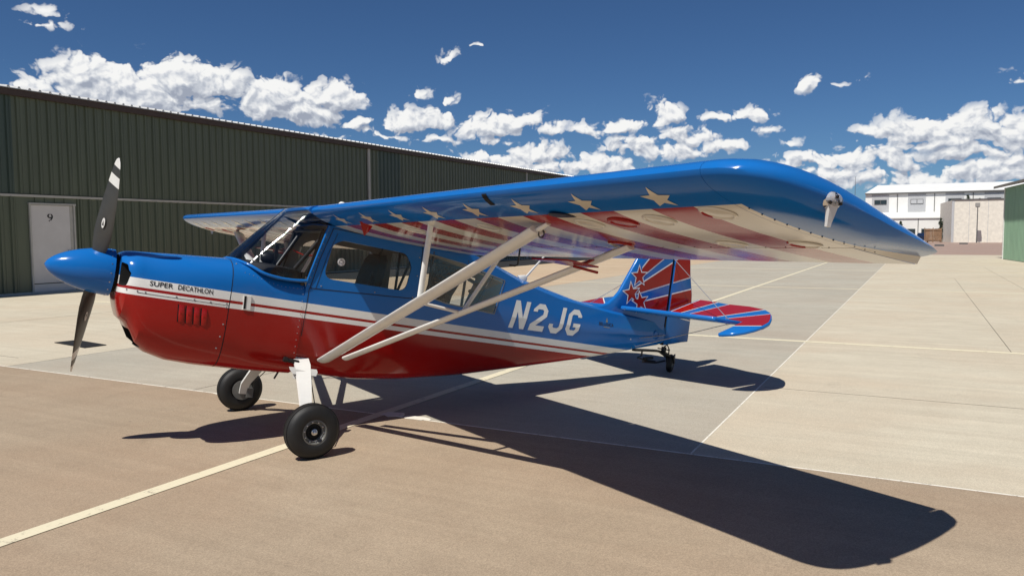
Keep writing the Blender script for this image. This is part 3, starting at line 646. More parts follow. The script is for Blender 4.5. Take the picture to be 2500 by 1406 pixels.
for s in (-1, 1):
    w = side_poly('side_window', WIN_F, -.004, M['glass'], plane, s); w2 = side_poly('rear_quarter_window', WIN_R, -.004, M['glass'], plane, s)
    if s < 0:
        g_ = G(); g_.lathe((2.09+.06, -(yside(2.15, .36)+.001), .36), (0, -1, 0), [(0, .034), (.006, .034), (.008, .026), (.004, .022), (.004, .012), (.012, .010), (.014, 0.)], 18); g_.obj('vent_disc', M['lens'], w, 40)
# seam lines of the side panel
def side_strip(pts, wdt, name, mat, parent, off=.0015, s=-1):
    g_ = G()
    for i in range(len(pts)-1):
        a, b_ = Vector(pts[i]), Vector(pts[i+1]); n = max(1, int((b_-a).length/.12)); d = (b_-a).normalized(); p = Vector((-d.y, d.x))*wdt/2
        L_ = [a+(b_-a)*k/n for k in range(n+1)]
        v = []
        for q in L_:
            for sg in (1, -1):
                x, z = q+p*sg; v.append(Vector((x, s*(yside(x, z)+off), z)))
        g_.add(v, [(2*k, 2*k+2, 2*k+3, 2*k+1) for k in range(n)])
    return g_.obj(name, mat, parent)
side_strip([(1.905, .10), (1.955, .35), (2.04, .635), (2.92, .625), (2.945, .14), (2.3, .115), (1.905, .10)], .007, 'panel_seam', M['seam'], plane)
side_strip([(1.955, .10), (2.02, .40), (2.085, .60)], .005, 'panel_seam', M['seam'], plane)
side_strip([(1.90, .10), (1.895, -.3), (1.875, -.52)], .006, 'panel_seam', M['seam'], plane)
for s in (-1, 1): side_strip([(2.965, .57), (2.985, .19), (3.25, .14), (3.847, .105), (3.942, .45), (3.40, .54), (2.965, .57)], .012, 'window_frame', plain('window_frame_grey', (.20, .20, .19), .4, metal=.5) if s < 0 else bpy.data.materials['window_frame_grey'], plane, .003, s)

# ---- cowling and boot cowl
CX_ = [.485, .50, .53, .58, .66, .75, .90, 1.10, 1.27, 1.40, 1.50, 1.62, 1.75, 1.885]
CT = [.155, .172, .182, .190, .197, .205, .219, .235, .249, .238, .205, .175, .165, .165]
CB = [-.20, -.26, -.335, -.375, -.525, -.585, -.632, -.650, -.655, -.655, -.655, -.654, -.652, -.652]
CW = [.25, .295, .328, .354, .372, .388, .408, .420, .422, .418, .414, .408, .405, .401]
CN = [2.5, 2.8, 3.0, 3.1, 3.1, 3.1, 3.2, 3.4, 3.6, 4.0, 4.6, 5.0, 5.5, 5.5]
def cparams(x): return [interp(x, CX_, L_) for L_ in (CT, CB, CW, CN)]
def ycowl(x, z):
    t, b_, w, n = cparams(x); zc = (t+b_)/2+.10*(t-b_); hh = (t-zc) if z > zc else (zc-b_)
    return w*max(0, 1-abs((z-zc)/hh)**n)**(1/n)
def cowl_ring(x, N_=48):
    t, b_, w, n = cparams(x); zc = (t+b_)/2+.10*(t-b_); out = []
    for k in range(N_):
        a = 2*PI*(k+.5)/N_; ca, sa = math.cos(a), math.sin(a)
        y = w*math.copysign(abs(ca)**(2/n), ca); hh = (t-zc) if sa > 0 else (zc-b_); z = zc+hh*math.copysign(abs(sa)**(2/n), sa)
        if sa > 0 and x < .95:      # shallow valleys either side of the crown
            dip = math.exp(-((abs(y)-.185)/.055)**2)*interp(x, [.485, .53, .75, .95], [.0, .022, .016, 0]); z -= dip
        out.append(Vector((x, -y, z)))
    return out
xs = [.485, .495, .51, .53, .555, .58, .62, .66, .70, .75, .82, .90, 1.0, 1.10, 1.19, 1.262]
g_ = G(); g_.loft([cowl_ring(x) for x in xs], 0); cowl = g_.obj('cowling', [M['stripes'], M['void']], plane)
def boxcut(poly_yz, x0, x1): 
    g_ = G(); g_.loft([[Vector((x0, y, z)) for y, z in poly_yz], [Vector((x1, y, z)) for y, z in poly_yz]], 0); return g_.obj('cut', M['void'])
inl = rounded([(-.325, -.080), (-.335, .02), (-.30, .085), (-.205, .10), (-.225, -.080)], .03, 4)
inr = [(-y, z) for y, z in reversed(inl)]
chin = rounded([(-.19, -.545), (-.20, -.405), (.20, -.405), (.19, -.545)], .03, 4)
boolcut(cowl, [boxcut(inl, .40, .80), boxcut(inr, .40, .80), boxcut(chin, .45, .73)])
g_ = G(); g_.loft([cowl_ring(x) for x in (1.27, 1.33, 1.40, 1.45, 1.50, 1.56, 1.62, 1.68, 1.75, 1.82, 1.875)], 0, True, (True, True)); boot = g_.obj('boot_cowl', M['stripes'], plane, 35)
g_ = G(); g_.loft([cowl_ring(1.2615), cowl_ring(1.2705)], 0, True, (False, False)); v = g_.v
g_ = G(); g_.add([tuple((p[0], p[1]*.996, p[2]*.996)) for p in v], [(j, (j+1) % 48, 48+(j+1) % 48, 48+j) for j in range(48)]); g_.obj('panel_seam', M['seam'], cowl)
def cowl_strip(pts, wdt, off, name, mat, parent, s=-1):
    g_ = G(); v = []
    for i in range(len(pts)-1):
        a, b_ = Vector(pts[i]), Vector(pts[i+1]); d = (b_-a).normalized(); p = Vector((-d.y, d.x))*wdt/2; n = max(1, int((b_-a).length/.05)); v = []
        for k in range(n+1):
            q = a+(b_-a)*k/n
            for sg in (1, -1): x, z = q+p*sg; v.append(Vector((x, s*(ycowl(x, z)+off), z)))
        g_.add(v, [(2*k, 2*k+2, 2*k+3, 2*k+1) for k in range(n)])
    return g_.obj(name, mat, parent)
cowl_strip([(.60, -.115), (1.262, -.128)], .004, .0016, 'panel_seam', M['seam'], cowl)
# louvres
for k in range(4):
    x0 = .895+k*.056; g_ = G(); z0, z1 = -.165-.003*k, -.300-.003*k
    Nz = 8; v = []
    for i in range(Nz+1):
        t = i/Nz; z = z0+(z1-z0)*t; pr = math.sin(PI*min(1, max(0, .06+.88*t)))**.6*.013; xc = x0+.012*t
        v += [Vector((xc-.004, -(ycowl(xc, z)-.004), z)), Vector((xc+.012, -(ycowl(xc, z)+pr), z)), Vector((xc+.040, -(ycowl(xc, z)+pr*.8), z)), Vector((xc+.044, -(ycowl(xc, z)-.004), z))]
    f = []; mm = []
    for i in range(Nz):
        for j in range(3): f.append((4*i+j, 4*i+4+j, 4*i+5+j, 4*i+1+j)); mm.append(0)
    g_.v = [tuple(p) for p in v]; g_.f = f; g_.m = mm; g_.obj('louvre', [M['red']], cowl, 50)
    g_ = G(); vv = []
    for i in range(Nz+1):
        t = i/Nz; z = z0+(z1-z0)*t; xc = x0+.012*t; vv += [Vector((xc-.006, -(ycowl(xc, z)+.0018), z)), Vector((xc+.002, -(ycowl(xc, z)+.0018), z))]
    g_.add(vv, [(2*i, 2*i+2, 2*i+3, 2*i+1) for i in range(Nz)]); g_.obj('louvre_slot', M['void'], cowl)
# screws and rivets: too small to count
rv = G()
def screw(p, n, r=.0065):
    rv.lathe(p, n, [(0, r), (.002, r), (.004, r*.5), (.0042, 0.)], 7)
for x, z in ((.53, -.102), (.60, -.104), (.655, -.106), (.87, -.11), (1.0, -.114), (1.12, -.116), (1.243, -.112), (1.245, -.145), (1.243, -.28), (1.235, -.38), (1.225, -.475), (1.30, .21)):
    screw((x, -ycowl(x, z), z), (0, -1, 0), .0065)
for k in range(12):
    z = .15-k*.055; screw((1.855, -ycowl(1.855, z), z), (0, -1, 0), .0032)
for k in range(15):
    t = k/14; x = 1.36+t*.48; z = .17-.075*min(1, t*1.6)+.01*t-.02; screw((x, -ycowl(x, min(z, .19)), min(z, .19)), (0, -1, 0), .0028)
for k in range(9):
    z = .13+k*.06; x = pillar_x(z)+.022; screw((x, -yside(2.0, z), z), (0, -1, 0), .0045)
for x, z in ((2.0, .13), (2.5, .145), (2.88, .15), (2.90, .35), (2.90, .52), (4.05, -.13), (5.99, -.06)): screw((x, -yside(x, z), z), (0, -1, 0), .0065)
rvo = rv.obj('rivets', plain('rivet_metal', (.30, .30, .31), .45, metal=.7), plane); rvo['kind'] = 'stuff'
# slotted vent on the boot cowl
g_ = G(); Mx = Matrix.Translation((1.385, -ycowl(1.385, -.085), -.085)) @ Matrix.Rotation(R(-3), 4, 'Y')
g_.box((-.016, -.006, -.060), (.045, .004, .052), 0, Mx); g_.box((-.010, -.0085, -.054), (.006, -.0062, .050), 1, Mx); g_.obj('drain_vent', [M['white'], M['void']], plane)

# ---- windscreen
WB = [(1.30, 0, .256), (1.315, -.15, .252), (1.35, -.27, .238), (1.415, -.35, .212), (1.50, -.402, .172), (1.62, -.412, .152), (1.75, -.410, .150), (1.872, -.404, .162)]
WT = [(1.79, 0, .780), (1.79, -.15, .778), (1.795, -.27, .772), (1.81, -.345, .752), (1.84, -.382, .725), (1.89, -.395, .695), (1.94, -.40, .668), (1.988, -.402, .648)]
def catmull(P, n):
    P = [Vector(p) for p in P]; out = []
    for i in range(len(P)-1):
        a, b_, c, d = P[max(i-1, 0)], P[i], P[i+1], P[min(i+2, len(P)-1)]
        for k in range(n):
            t = k/n; out.append(.5*((2*b_)+(c-a)*t+(2*a-5*b_+4*c-d)*t*t+(3*b_-a-3*c+d)*t**3))
    out.append(P[-1]); return out
def mirror(L_): return [Vector((p[0], -p[1], p[2])) for p in reversed(L_)]
wb_ = catmull(WB, 4); wt_ = catmull(WT, 4); wb_ = wb_+mirror(wb_)[1:]; wt_ = wt_+mirror(wt_)[1:]
wb_ = mirror(catmull(WB, 4))+catmull(WB, 4)[1:]; wt_ = mirror(catmull(WT, 4))+catmull(WT, 4)[1:]
g_ = G(); rows = []
for k in range(9):
    t = k/8; rows.append([a.lerp(b_, t)+Vector((-.012, 0, .012))*math.sin(PI*t)*max(0, 1-abs(a.y)/.41) for a, b_ in zip(wb_, wt_)])
g_.loft(rows, 0, False, (False, False)); wsh = g_.obj('windshield', M['wglass'], plane, 60)
g_ = G(); g_.tube([p+Vector((0, 0, -.004)) for p in wb_], .013, 8); g_.obj('windshield_fairing', M['blue'], plane, 50)
for s in (-1, 1):
    g_ = G(); g_.tube([(1.872, s*.402, .165), (1.93, s*.402, .41), (1.99, s*.402, .65)], .010, 8); g_.obj('windshield_frame', M['blue'], plane, 50)
# glareshield, panel, seats, cabin tubes
g_ = G(); gr = []
for x, zt, w in ((1.36, .262, .20), (1.45, .262, .30), (1.55, .258, .355), (1.68, .252, .375), (1.80, .245, .378), (1.825, .225, .378)):
    gr.append([Vector((x, -w, .13)), Vector((x, -w, zt-.07)), Vector((x, -w*.88, zt-.015)), Vector((x, -w*.45, zt)), Vector((x, w*.45, zt)), Vector((x, w*.88, zt-.015)), Vector((x, w, zt-.07)), Vector((x, w, .13))])
g_.loft(gr, 0); g_.obj('glareshield', M['dark'], plane, 40)
g_ = G(); g_.box((1.83, -.37, -.2), (1.86, .37, .225)); g_.obj('instrument_panel', M['black'], plane)
g_ = G(); g_.lathe((1.62, -.02, .305), (1, 0, 0), [(-.05, .0), (-.045, .03), (-.02, .048), (.03, .05), (.05, .045)], 14); g_.box((1.60, -.03, .25), (1.64, -.01, .28)); g_.obj('compass', M['black'], plane, 40)
g_ = G(); g_.box((1.70, .02, .24), (1.725, .05, .44)); g_.box((1.69, .0, .43), (1.735, .12, .445)); g_.obj('camera_mount', M['black'], plane)
def seat(x, name):
    g_ = G(); rb = []
    for t, w in ((0, .17), (.12, .21), (.75, .21), (.93, .17), (1, .11)):
        z = -.22+t*.72; xo = x+.30+t*.14
        rb.append([Vector((xo-.045, -w, z)), Vector((xo-.06, 0, z)), Vector((xo-.045, w, z)), Vector((xo+.03, w, z)), Vector((xo+.045, 0, z)), Vector((xo+.03, -w, z))])
    g_.loft(rb, 0); s_ = g_.obj(name, M['dark'], plane, 45)
    c = G(); c.loft([[Vector((x-.16, -.2, -.28)), Vector((x-.16, .2, -.28)), Vector((x-.16, .2, -.20)), Vector((x-.16, -.2, -.20))], [Vector((x+.30, -.21, -.30)), Vector((x+.30, .21, -.30)), Vector((x+.30, .21, -.19)), Vector((x+.30, -.21, -.19))]], 0); c.obj('seat_cushion', M['dark'], s_)
seat(2.22, 'pilot_seat'); seat(2.98, 'rear_seat')
# harness straps and a red cable
g_ = G(); g_.tube([(2.63, -.09, .48), (2.60, -.11, .36), (2.52, -.14, .15), (2.48, -.16, -.1)], .018, 6); g_.obj('harness_strap', M['black'], plane)
def ctube(name, pts, r=.014, mat='black'): g_ = G(); g_.tube(pts, r, 8); return g_.obj(name, M[mat], plane, 50)
for s in (-1, 1):
    ctube('cabin_tube', [(1.88, s*.365, .19), (1.955, s*.365, .60)], .016); ctube('cabin_tube', [(1.80, s*.25, .245), (2.02, s*.33, .63)], .020); 
    ctube('cabin_tube', [(3.05, s*.345, .60), (3.06, s*.345, -.3)]); ctube('cabin_tube', [(3.46, s*.305, .58), (3.46, s*.305, -.25)]); ctube('cabin_tube', [(3.05, s*.345, .57), (3.75, s*.275, .52)])
    ctube('cabin_tube', [(3.46, s*.305, -.2), (3.80, s*.27, .50)]); ctube('cabin_tube', [(2.86, s*.355, .60), (2.60, s*.36, -.25)], .013)
ctube('cabin_tube', [(1.955, -.365, .60), (1.955, .365, .60)], .016); ctube('cabin_tube', [(2.88, -.34, .60), (2.88, .34, .60)]); ctube('cabin_tube', [(3.46, -.29, .50), (3.46, .29, .50)]); ctube('cabin_tube', [(3.75, -.26, .50), (3.75, .26, .50)])
ctube('cabin_tube', [(3.46, -.29, .42), (3.85, .0, .36), (3.85, .22, .30)], .02)
ctube('red_cable', [(1.97, .34, .42), (2.0, .1, .38), (2.05, -.1, .40)], .006, 'red')
g_ = G()   # cargo net
def netp(a, b_): return Vector((3.16+.27*a+.05*b_, -.06-.05*math.sin(3*a)-.06*b_, .11+.39*b_))
nn = 11
for i in range(-nn, nn+1):
    for sg in (1, -1):
        L_ = []
        for k in range(9):
            b_ = k/8; a = i/nn*1.6+sg*b_*.8+(.0 if sg > 0 else .8)
            if 0 <= a <= 1: L_.append(netp(a, b_))
        if len(L_) > 1: g_.tube(L_, .0028, 4)
for L_ in ([netp(0, t/6) for t in range(7)], [netp(1, t/6) for t in range(7)], [netp(t/6, 0) for t in range(7)], [netp(t/6, 1) for t in range(7)]): g_.tube(L_, .006, 5)
no = g_.obj('cargo_net', M['net'], plane); no['kind'] = 'stuff'
g_ = G(); g_.box((2.6, -.24, -.34), (3.7, .24, -.32)); g_.obj('cabin_floor', M['liner'], plane)
g_ = G(); P = [Vector((3.93, -.25, -.38)), Vector((3.93, .25, -.38)), Vector((4.02, .22, .46)), Vector((4.02, -.22, .46))]; g_.add(P+[p+Vector((.01, 0, 0)) for p in P], [(3, 2, 1, 0), (4, 5, 6, 7)]); g_.obj('rear_bulkhead', M['liner'], plane)

# ---- spinner and propeller
prof = []
for k in range(25):
    t = k/24; prof.append((.455*t**1.25, .182*(1-(1-t**1.25)**1.9)**.62))
prof.append((.457, .178)); prof.append((.458, .05))
g_ = G(); g_.lathe((0, 0, 0), (1, 0, 0), prof, 48); spn = g_.obj('spinner', M['blue'], plane, 40)
srv = G()
for k in range(16):
    a = 2*PI*k/16
    for x, rr in ((.43, .1815),):
        nrm = Vector((0, math.cos(a), math.sin(a))); srv.lathe(Vector((x, 0, 0))+nrm*(rr-.001), nrm, [(0, .006), (.003, .005), (.004, 0.)], 7)
so = srv.obj('rivets', M['steel'], spn); so['kind'] = 'stuff'
PHI, HUBX, PR = 2.0285, .335, .934
RS = [.08, .13, .17, .22, .30, .40, .50, .60, .66, .72, .724, .76, .80, .804, .84, .862, .866, .89, .915, .928, .934]
def blade(phi):
    r_ = Vector((0, math.cos(phi), math.sin(phi))); t_ = Vector((0, -math.sin(phi), math.cos(phi))); x_ = Vector((1, 0, 0)); rings = []
    for r in RS:
        ch = interp(r, [.08, .15, .22, .30, .42, .56, .70, .82, .89, .92, .934], [.08, .10, .14, .172, .186, .184, .160, .122, .086, .055, .012])
        be = R(interp(r, [.08, .2, .35, .5, .7, .934], [58, 47, 37, 30, 24, 18])); th = interp(r, [.08, .15, .25, .5, .934], [.075, .06, .036, .020, .007])
        cd = t_*math.cos(be)+x_*math.sin(be); nd = r_.cross(cd); sw = interp(r, [.7, .934], [0, .012])
        c = Vector((HUBX, 0, 0))+r_*r-cd*sw; ring = []
        for k in range(16):
            a = 2*PI*k/16; ring.append(c+cd*(math.cos(a)*ch/2)+nd*(math.sin(a)*th/2*(1 if math.sin(a) > 0 else .6)))
        rings.append(ring)
    def mf(i, j):
        r = .5*(RS[i]+RS[min(i+1, len(RS)-1)]); return 1 if (r > .864 or .722 < r < .802) else 0
    g_ = G(); g_.loft(rings, 0, True, (True, True), mf); b_ = g_.obj('propeller_blade', [M['prop'], M['white']], plane, 50)
    # oval maker's badge
    be = R(33); cd = t_*math.cos(be)+x_*math.sin(be); nd = r_.cross(cd)
    for sg in ((1, -1) if phi < 3 else (1,)):
        tri = G(); c = Vector((HUBX, 0, 0))+r_*.41+cd*.0+nd*sg*.0165
        tri.add([c+cd*.017*math.cos(2*PI*k/20)+r_*.042*math.sin(2*PI*k/20) for k in range(20)], [tuple(range(20)) if sg > 0 else tuple(range(19, -1, -1))], 0)
        c2 = c+nd*sg*.001; tri.add([c2+r_*.026-cd*.003, c2-r_*.02-cd*.009, c2-r_*.02+cd*.001], [(0, 1, 2)], 1); tri.add([c2+r_*.022+cd*.004, c2-r_*.02+cd*.003, c2-r_*.02+cd*.010], [(0, 1, 2)], 1)
        tri.obj('badge', [M['white'], M['black']], b_)
    return b_
blade(PHI); blade(PHI+PI)
g_ = G(); g_.lathe((.455, 0, 0), (1, 0, 0), [(0, .15), (.035, .15)], 24); g_.obj('propeller_hub', M['void'], plane)

# ---- wings
LEX, LEZ, DIH, CHD, INC = 1.8222, .7475, .0097, 1.655, .0695
def af(t):
    t = min(max(t, 0), 1)
    yt = .6*(.2969*math.sqrt(t)-.126*t-.3516*t*t+.2843*t**3-.1036*t**4)*CHD; cm = .01*CHD*4*t*(1-t); return cm+yt, cm-yt
TIPY = [4.66, 4.74, 4.80, 4.84, 4.87, 4.895, 4.915, 4.93, 4.94, 4.945]
def xle(y): return interp(y, [4.68, 4.74, 4.80, 4.84, 4.87, 4.895, 4.915, 4.93, 4.94, 4.945], [LEX, LEX+.008, LEX+.03, LEX+.06, LEX+.095, LEX+.14, LEX+.20, LEX+.28, LEX+.37, LEX+.47])
def xte(y): return interp(y, [4.66, 4.70, 4.76, 4.82, 4.86, 4.895, 4.92, 4.94, 4.945], [3.477, 3.455, 3.40, 3.345, 3.28, 3.06, 2.86, 2.62, 2.45])
def tsc(y): return interp(y, [4.66, 4.74, 4.80, 4.84, 4.87, 4.895, 4.915, 4.93, 4.94, 4.945], [1, .97, .93, .86, .77, .65, .50, .36, .22, .05])
CS = [0, .004, .012, .025, .045, .075, .11, .14, .18, .24, .32, .42, .54, .645, .655, .78, .90, .97, 1.0]
def wz(x, y): return LEZ+abs(y)*math.tan(DIH)-(x-LEX)*math.tan(INC)
def low(x): return af((x-LEX)/CHD)[1]
def wing_low(x, y): return wz(x, y)+low(x)
def wing_ring(y, s, xend=None):
    a, b_ = (xle(y), xte(y)) if y > 4.665 else (LEX, LEX+CHD)
    k = tsc(y) if y > 4.665 else 1.; up = []; lo = []
    for c in CS:
        x = a+(b_-a)*c
        if xend and x > xend: x = xend
        t = c if y > 4.665 else (x-LEX)/CHD
        U_, L_ = af(t); lift = .035*max(0, (x-LEX)/CHD-.6)/.4 if y > 4.665 else 0
        up.append(Vector((x, s*y, wz(x, y)+U_*k+lift+.0)))
        lo.append(Vector((x, s*y, wz(x, y)+L_*k+lift-(.0 if y <= 4.665 else 0))))
        if xend and x >= xend: break
    ring = up[::-1]+lo[1:-1] if not xend else up[::-1]+lo[1:]
    return ring, len(up)
AX, AY0, AY1 = 2.905, 1.95, 4.655
WING = {}
for s in (-1, 1):
    g_ = G()
    def piece(ys, xend=None, caps=(True, True)):
        rr = [wing_ring(y, s, xend) for y in ys]; nup = rr[0][1]; rings = [r[0] for r in rr]
        if s > 0: rings = rings[::-1]
        g_.loft(rings, 0, True, caps, lambda i, j: 0 if j < nup-1 else 1)
    piece([.385, .8, 1.2, 1.6, AY0]); piece([AY0+.001, 2.4, 2.9, 3.4, 3.9, 4.3, 4.655], AX); piece([4.6575, 4.66, 4.68]+TIPY[1:])
    w = g_.obj('wing', [M['blue'], M['under']], plane, 32); w['label'] = 'near wing with stars and stripes painted underneath' if s < 0 else 'far wing with stars and stripes painted underneath'; WING[s] = w
    a_ = G(); rings = []
    for y in (AY0+.008, 2.6, 3.3, 4.0, AY1-.006):
        up = []; lo = []
        for x in (AX+.013, 3.0, 3.1, 3.2, 3.3, 3.4, LEX+CHD+.003):
            U_, L_ = af((x-LEX)/CHD); up.append(Vector((x, s*y, wz(x, y)+U_))); lo.append(Vector((x, s*y, wz(x, y)+L_)))
        rings.append(up[::-1]+lo)
    if s > 0: rings = rings[::-1]
    a_.loft(rings, 0, True, (True, True), lambda i, j: 0 if j < 6 else 1); al = a_.obj('aileron', [M['blue'], M['under']], w, 32)
    # stars along the leading edge band, conformed to the lower skin
    for k in range(8):
        yc = 4.325-.506*k; xc = 1.948
        if yc < .6: continue
        bm = bmesh.new(); ro = .090; ri = .040; vs = []
        for i in range(10):
            a = 2*PI*i/10+R(33); rr_ = ro if i % 2 == 0 else ri; vs.append(bm.verts.new((xc+rr_*math.cos(a), yc+rr_*math.sin(a), 0)))
        cv = bm.verts.new((xc, yc, 0))
        for i in range(10): bm.faces.new((vs[i], vs[(i+1) % 10], cv))
        bmesh.ops.subdivide_edges(bm, edges=bm.edges[:], cuts=3, use_grid_fill=True)
        bm.verts.ensure_lookup_table(); vv = [Vector((q.co.x, s*q.co.y, wing_low(q.co.x, q.co.y)-.0018)) for q in bm.verts]; bm.verts.index_update()
        ff = [tuple(q.index for q in f.verts) if s < 0 else tuple(reversed([q.index for q in f.verts])) for f in bm.faces]; bm.free()
        mk('star', vv, ff, M['cream'], w, None, 40)
    # inspection rings
    for (x, y) in ((2.225, 3.55), (2.225, 3.814), (2.206, 4.086), (2.10, 4.494), (2.78, 4.05), (2.80, 4.47), (2.23, 2.55), (2.24, 1.5), (2.78, 3.2)):
        r = .072; g_ = G()
        if abs(x-2.10) < .01: x = 2.14
        rings = []
        for (rr_, dz) in ((r+.014, 0.0), (r+.008, -.006), (r, -.007), (r-.006, -.002), (r-.02, -.0035), (.001, -.0045)):
            rings.append([Vector((x+rr_*math.cos(2*PI*k/28), s*(y+rr_*math.sin(2*PI*k/28)), wing_low(x+rr_*math.cos(2*PI*k/28), y)+dz-.0012)) for k in range(28)])
        if s > 0: rings = [list(reversed(q)) for q in rings]
        g_.loft(rings, 0, True, (False, False)); g_.obj('inspection_cover', M['under'], w, 25)
    # aileron hinge line bolts along the gap and tip seam
    g_ = G()
    for k in range(22):
        y = 2.0+k*.121; g_.lathe((AX-.012, s*y, wing_low(AX-.012, y)+.001), (0, 0, -1), [(0, .004), (.003, .0035), (.004, 0.)], 6)
    for k in range(12):
        x = 2.1+k*.085; g_.lathe((x, s*4.69, wing_low(x, 4.69)+.001), (0, 0, -1), [(0, .004), (.003, .0035), (.004, 0.)], 6)
    bo = g_.obj('skin_screws', M['seam'], w); bo['kind'] = 'stuff'
    # wing tip light
    c = Vector((2.25, s*4.935, wz(2.27, 4.93)-.010)); g_ = G()
    ax = Vector((-.12, s*.99, 0)).normalized(); al_ = Vector((.99, s*.12, 0)).normalized(); rings = []
    for d, sc_ in ((-.05, .88), (.004, .86), (.009, .74), (.022, .62), (.030, .36)):
        rings.append([c+Vector((.03, 0, 0))+ax*d+al_*(.062*sc_*math.cos(2*PI*k/16))+Vector((0, 0, 1))*(.040*sc_*math.sin(2*PI*k/16)) for k in range(16)])
    if s > 0: rings = [list(reversed(q)) for q in rings]
    g_.loft(rings, 0, True, (True, True), lambda i, j: 0 if i < 2 else 1); nl = g_.obj('navigation_light', [M['chrome'], M['lens']], w, 25)
    g_ = G()
    for k in range(40):
        p = c+Vector((.03, 0, 0))+ax*random.uniform(.012, .028)+al_*random.uniform(-.030, .030)+Vector((0, 0, random.uniform(-.017, .017))); M3 = Matrix.Translation(p) @ Matrix.Rotation(random.uniform(0, 3), 4, Vector((random.random(), random.random(), 1)).normalized())
        h = random.uniform(.003, .006); g_.box((-h, -h, -h), (h, h, h), (2 if k in (3, 17) else k % 2), M3)
    fo = g_.obj('light_element', [M['chrome'], M['black'], plain('bulb_amber', (.5, .12, .05), .3)] if s < 0 else [M['chrome'], M['black'], bpy.data.materials['bulb_amber']], nl); fo['kind'] = 'stuff'
    g_ = G(); b0 = c+Vector((.03, -s*.012, -.022)); rings = []
    for t, hw_, dp in ((0, .024, .020), (.4, .018, .017), (.8, .012, .013), (1, .010, .012)):
        p = b0+Vector((.008*t, s*(.008-.01*t), -.085*t)); rings.append([p-al_*hw_, p-al_*hw_+ax*dp, p+al_*hw_+ax*dp, p+al_*hw_])
    g_.loft(rings, 0); g_.obj('light_bracket', [plain('bracket_white', (.62, .61, .60), .4)] if s < 0 else bpy.data.materials['bracket_white'], nl)
# landing-light slot / stall vane on the near leading edge
w = WING[-1]
g_ = G(); rings = []
for x in (1.8235, 1.828, 1.838, 1.86, 1.895): rings.append([Vector((x, -3.115, wing_low(x, 3.1)-.003)), Vector((x, -3.065, wing_low(x, 3.1)-.003))])
g_.loft(rings, 0, False, (False, False)); g_.obj('stall_warning_slot', M['void'], w)
g_ = G(); g_.lathe((2.085, -3.50, wing_low(2.085, 3.5)+.001), (0, 0, -1), [(0, .085), (.003, .085), (.004, .06)], 24); g_.obj('landing_light_cover', M['black'], w, 30)
# scoop near the root
g_ = G(); g_.loft([[Vector((1.99, -.98, .676)), Vector((1.99, -1.10, .676)), Vector((1.99, -1.04, .672))], [Vector((2.06, -.985, .665)), Vector((2.06, -1.06, .665)), Vector((2.05, -1.02, .57))], [Vector((2.10, -.99, .662)), Vector((2.10, -1.05, .662)), Vector((2.075, -1.02, .60))]], 0); g_.obj('fuel_vent_scoop', M['red'], w)
g_ = G(); g_.tube([(2.86, -2.02, .655), (2.86, -2.02, .60), (2.86, -2.02, .50), (2.85, -2.0, .487), (2.82, -1.97, .487)], .007, 7); g_.obj('vent_tube', M['black'], w, 50)
# spades below the ailerons
for s in (-1, 1):
    g_ = G(); y0 = 3.0
    g_.loft([[Vector((2.93, s*(y0-.02), .645)), Vector((2.93, s*(y0+.02), .645)), Vector((2.90, s*(y0+.02), .63)), Vector((2.90, s*(y0-.02), .63))], [Vector((2.70, s*(y0-.015), .51)), Vector((2.70, s*(y0+.015), .51)), Vector((2.64, s*(y0+.015), .49)), Vector((2.64, s*(y0-.015), .49))]], 0)
    P = [(2.42, y0-.20), (2.42, y0+.16), (2.70, y0+.12), (2.70, y0-.12)]
    g_.loft([[Vector((x, s*y, .497)) for x, y in P], [Vector((x, s*y, .487)) for x, y in P]], 0); g_.tube([(2.60, s*y0, .478), (2.80, s*y0, .468)], .009, 6)
    g_.obj('aileron_spade', M['red'], WING[s])
# cabin roof between the wings
g_ = G(); rings = []
for y in (-.386, -.2, 0, .2, .386):
    up = []; lo = []
    for c_ in (.0, .006, .02, .05, .1, .2, .35, .5, .7, .85, 1.0):
        x = LEX-.025+(CHD+.02)*c_; U_, L_ = af(c_); up.append(Vector((x, y, LEZ-(x-LEX)*math.tan(INC)+U_*.93+.003))); lo.append(Vector((x, y, LEZ-(x-LEX)*math.tan(INC)+min(L_*.7, 0)+.004)))
    rings.append(up[::-1]+lo[1:-1])
g_.loft(rings, 0); g_.obj('cabin_roof', M['blue'], plane, 35)
g_ = G(); g_.tube([(1.935, -.02, .80), (1.925, -.02, .92)], [.004, .002], 6); g_.lathe((1.935, -.02, .80), (0, 0, 1), [(0, .012), (.02, .008), (.025, .004)], 8); g_.obj('whip_antenna', M['black'], plane)
g_ = G(); g_.lathe((2.23, 0, .855), (0, 0, 1), [(0, .045), (.02, .042), (.05, .030), (.062, .018), (.064, 0.)], 18); g_.obj('satellite_antenna', M['white'], plane, 40)

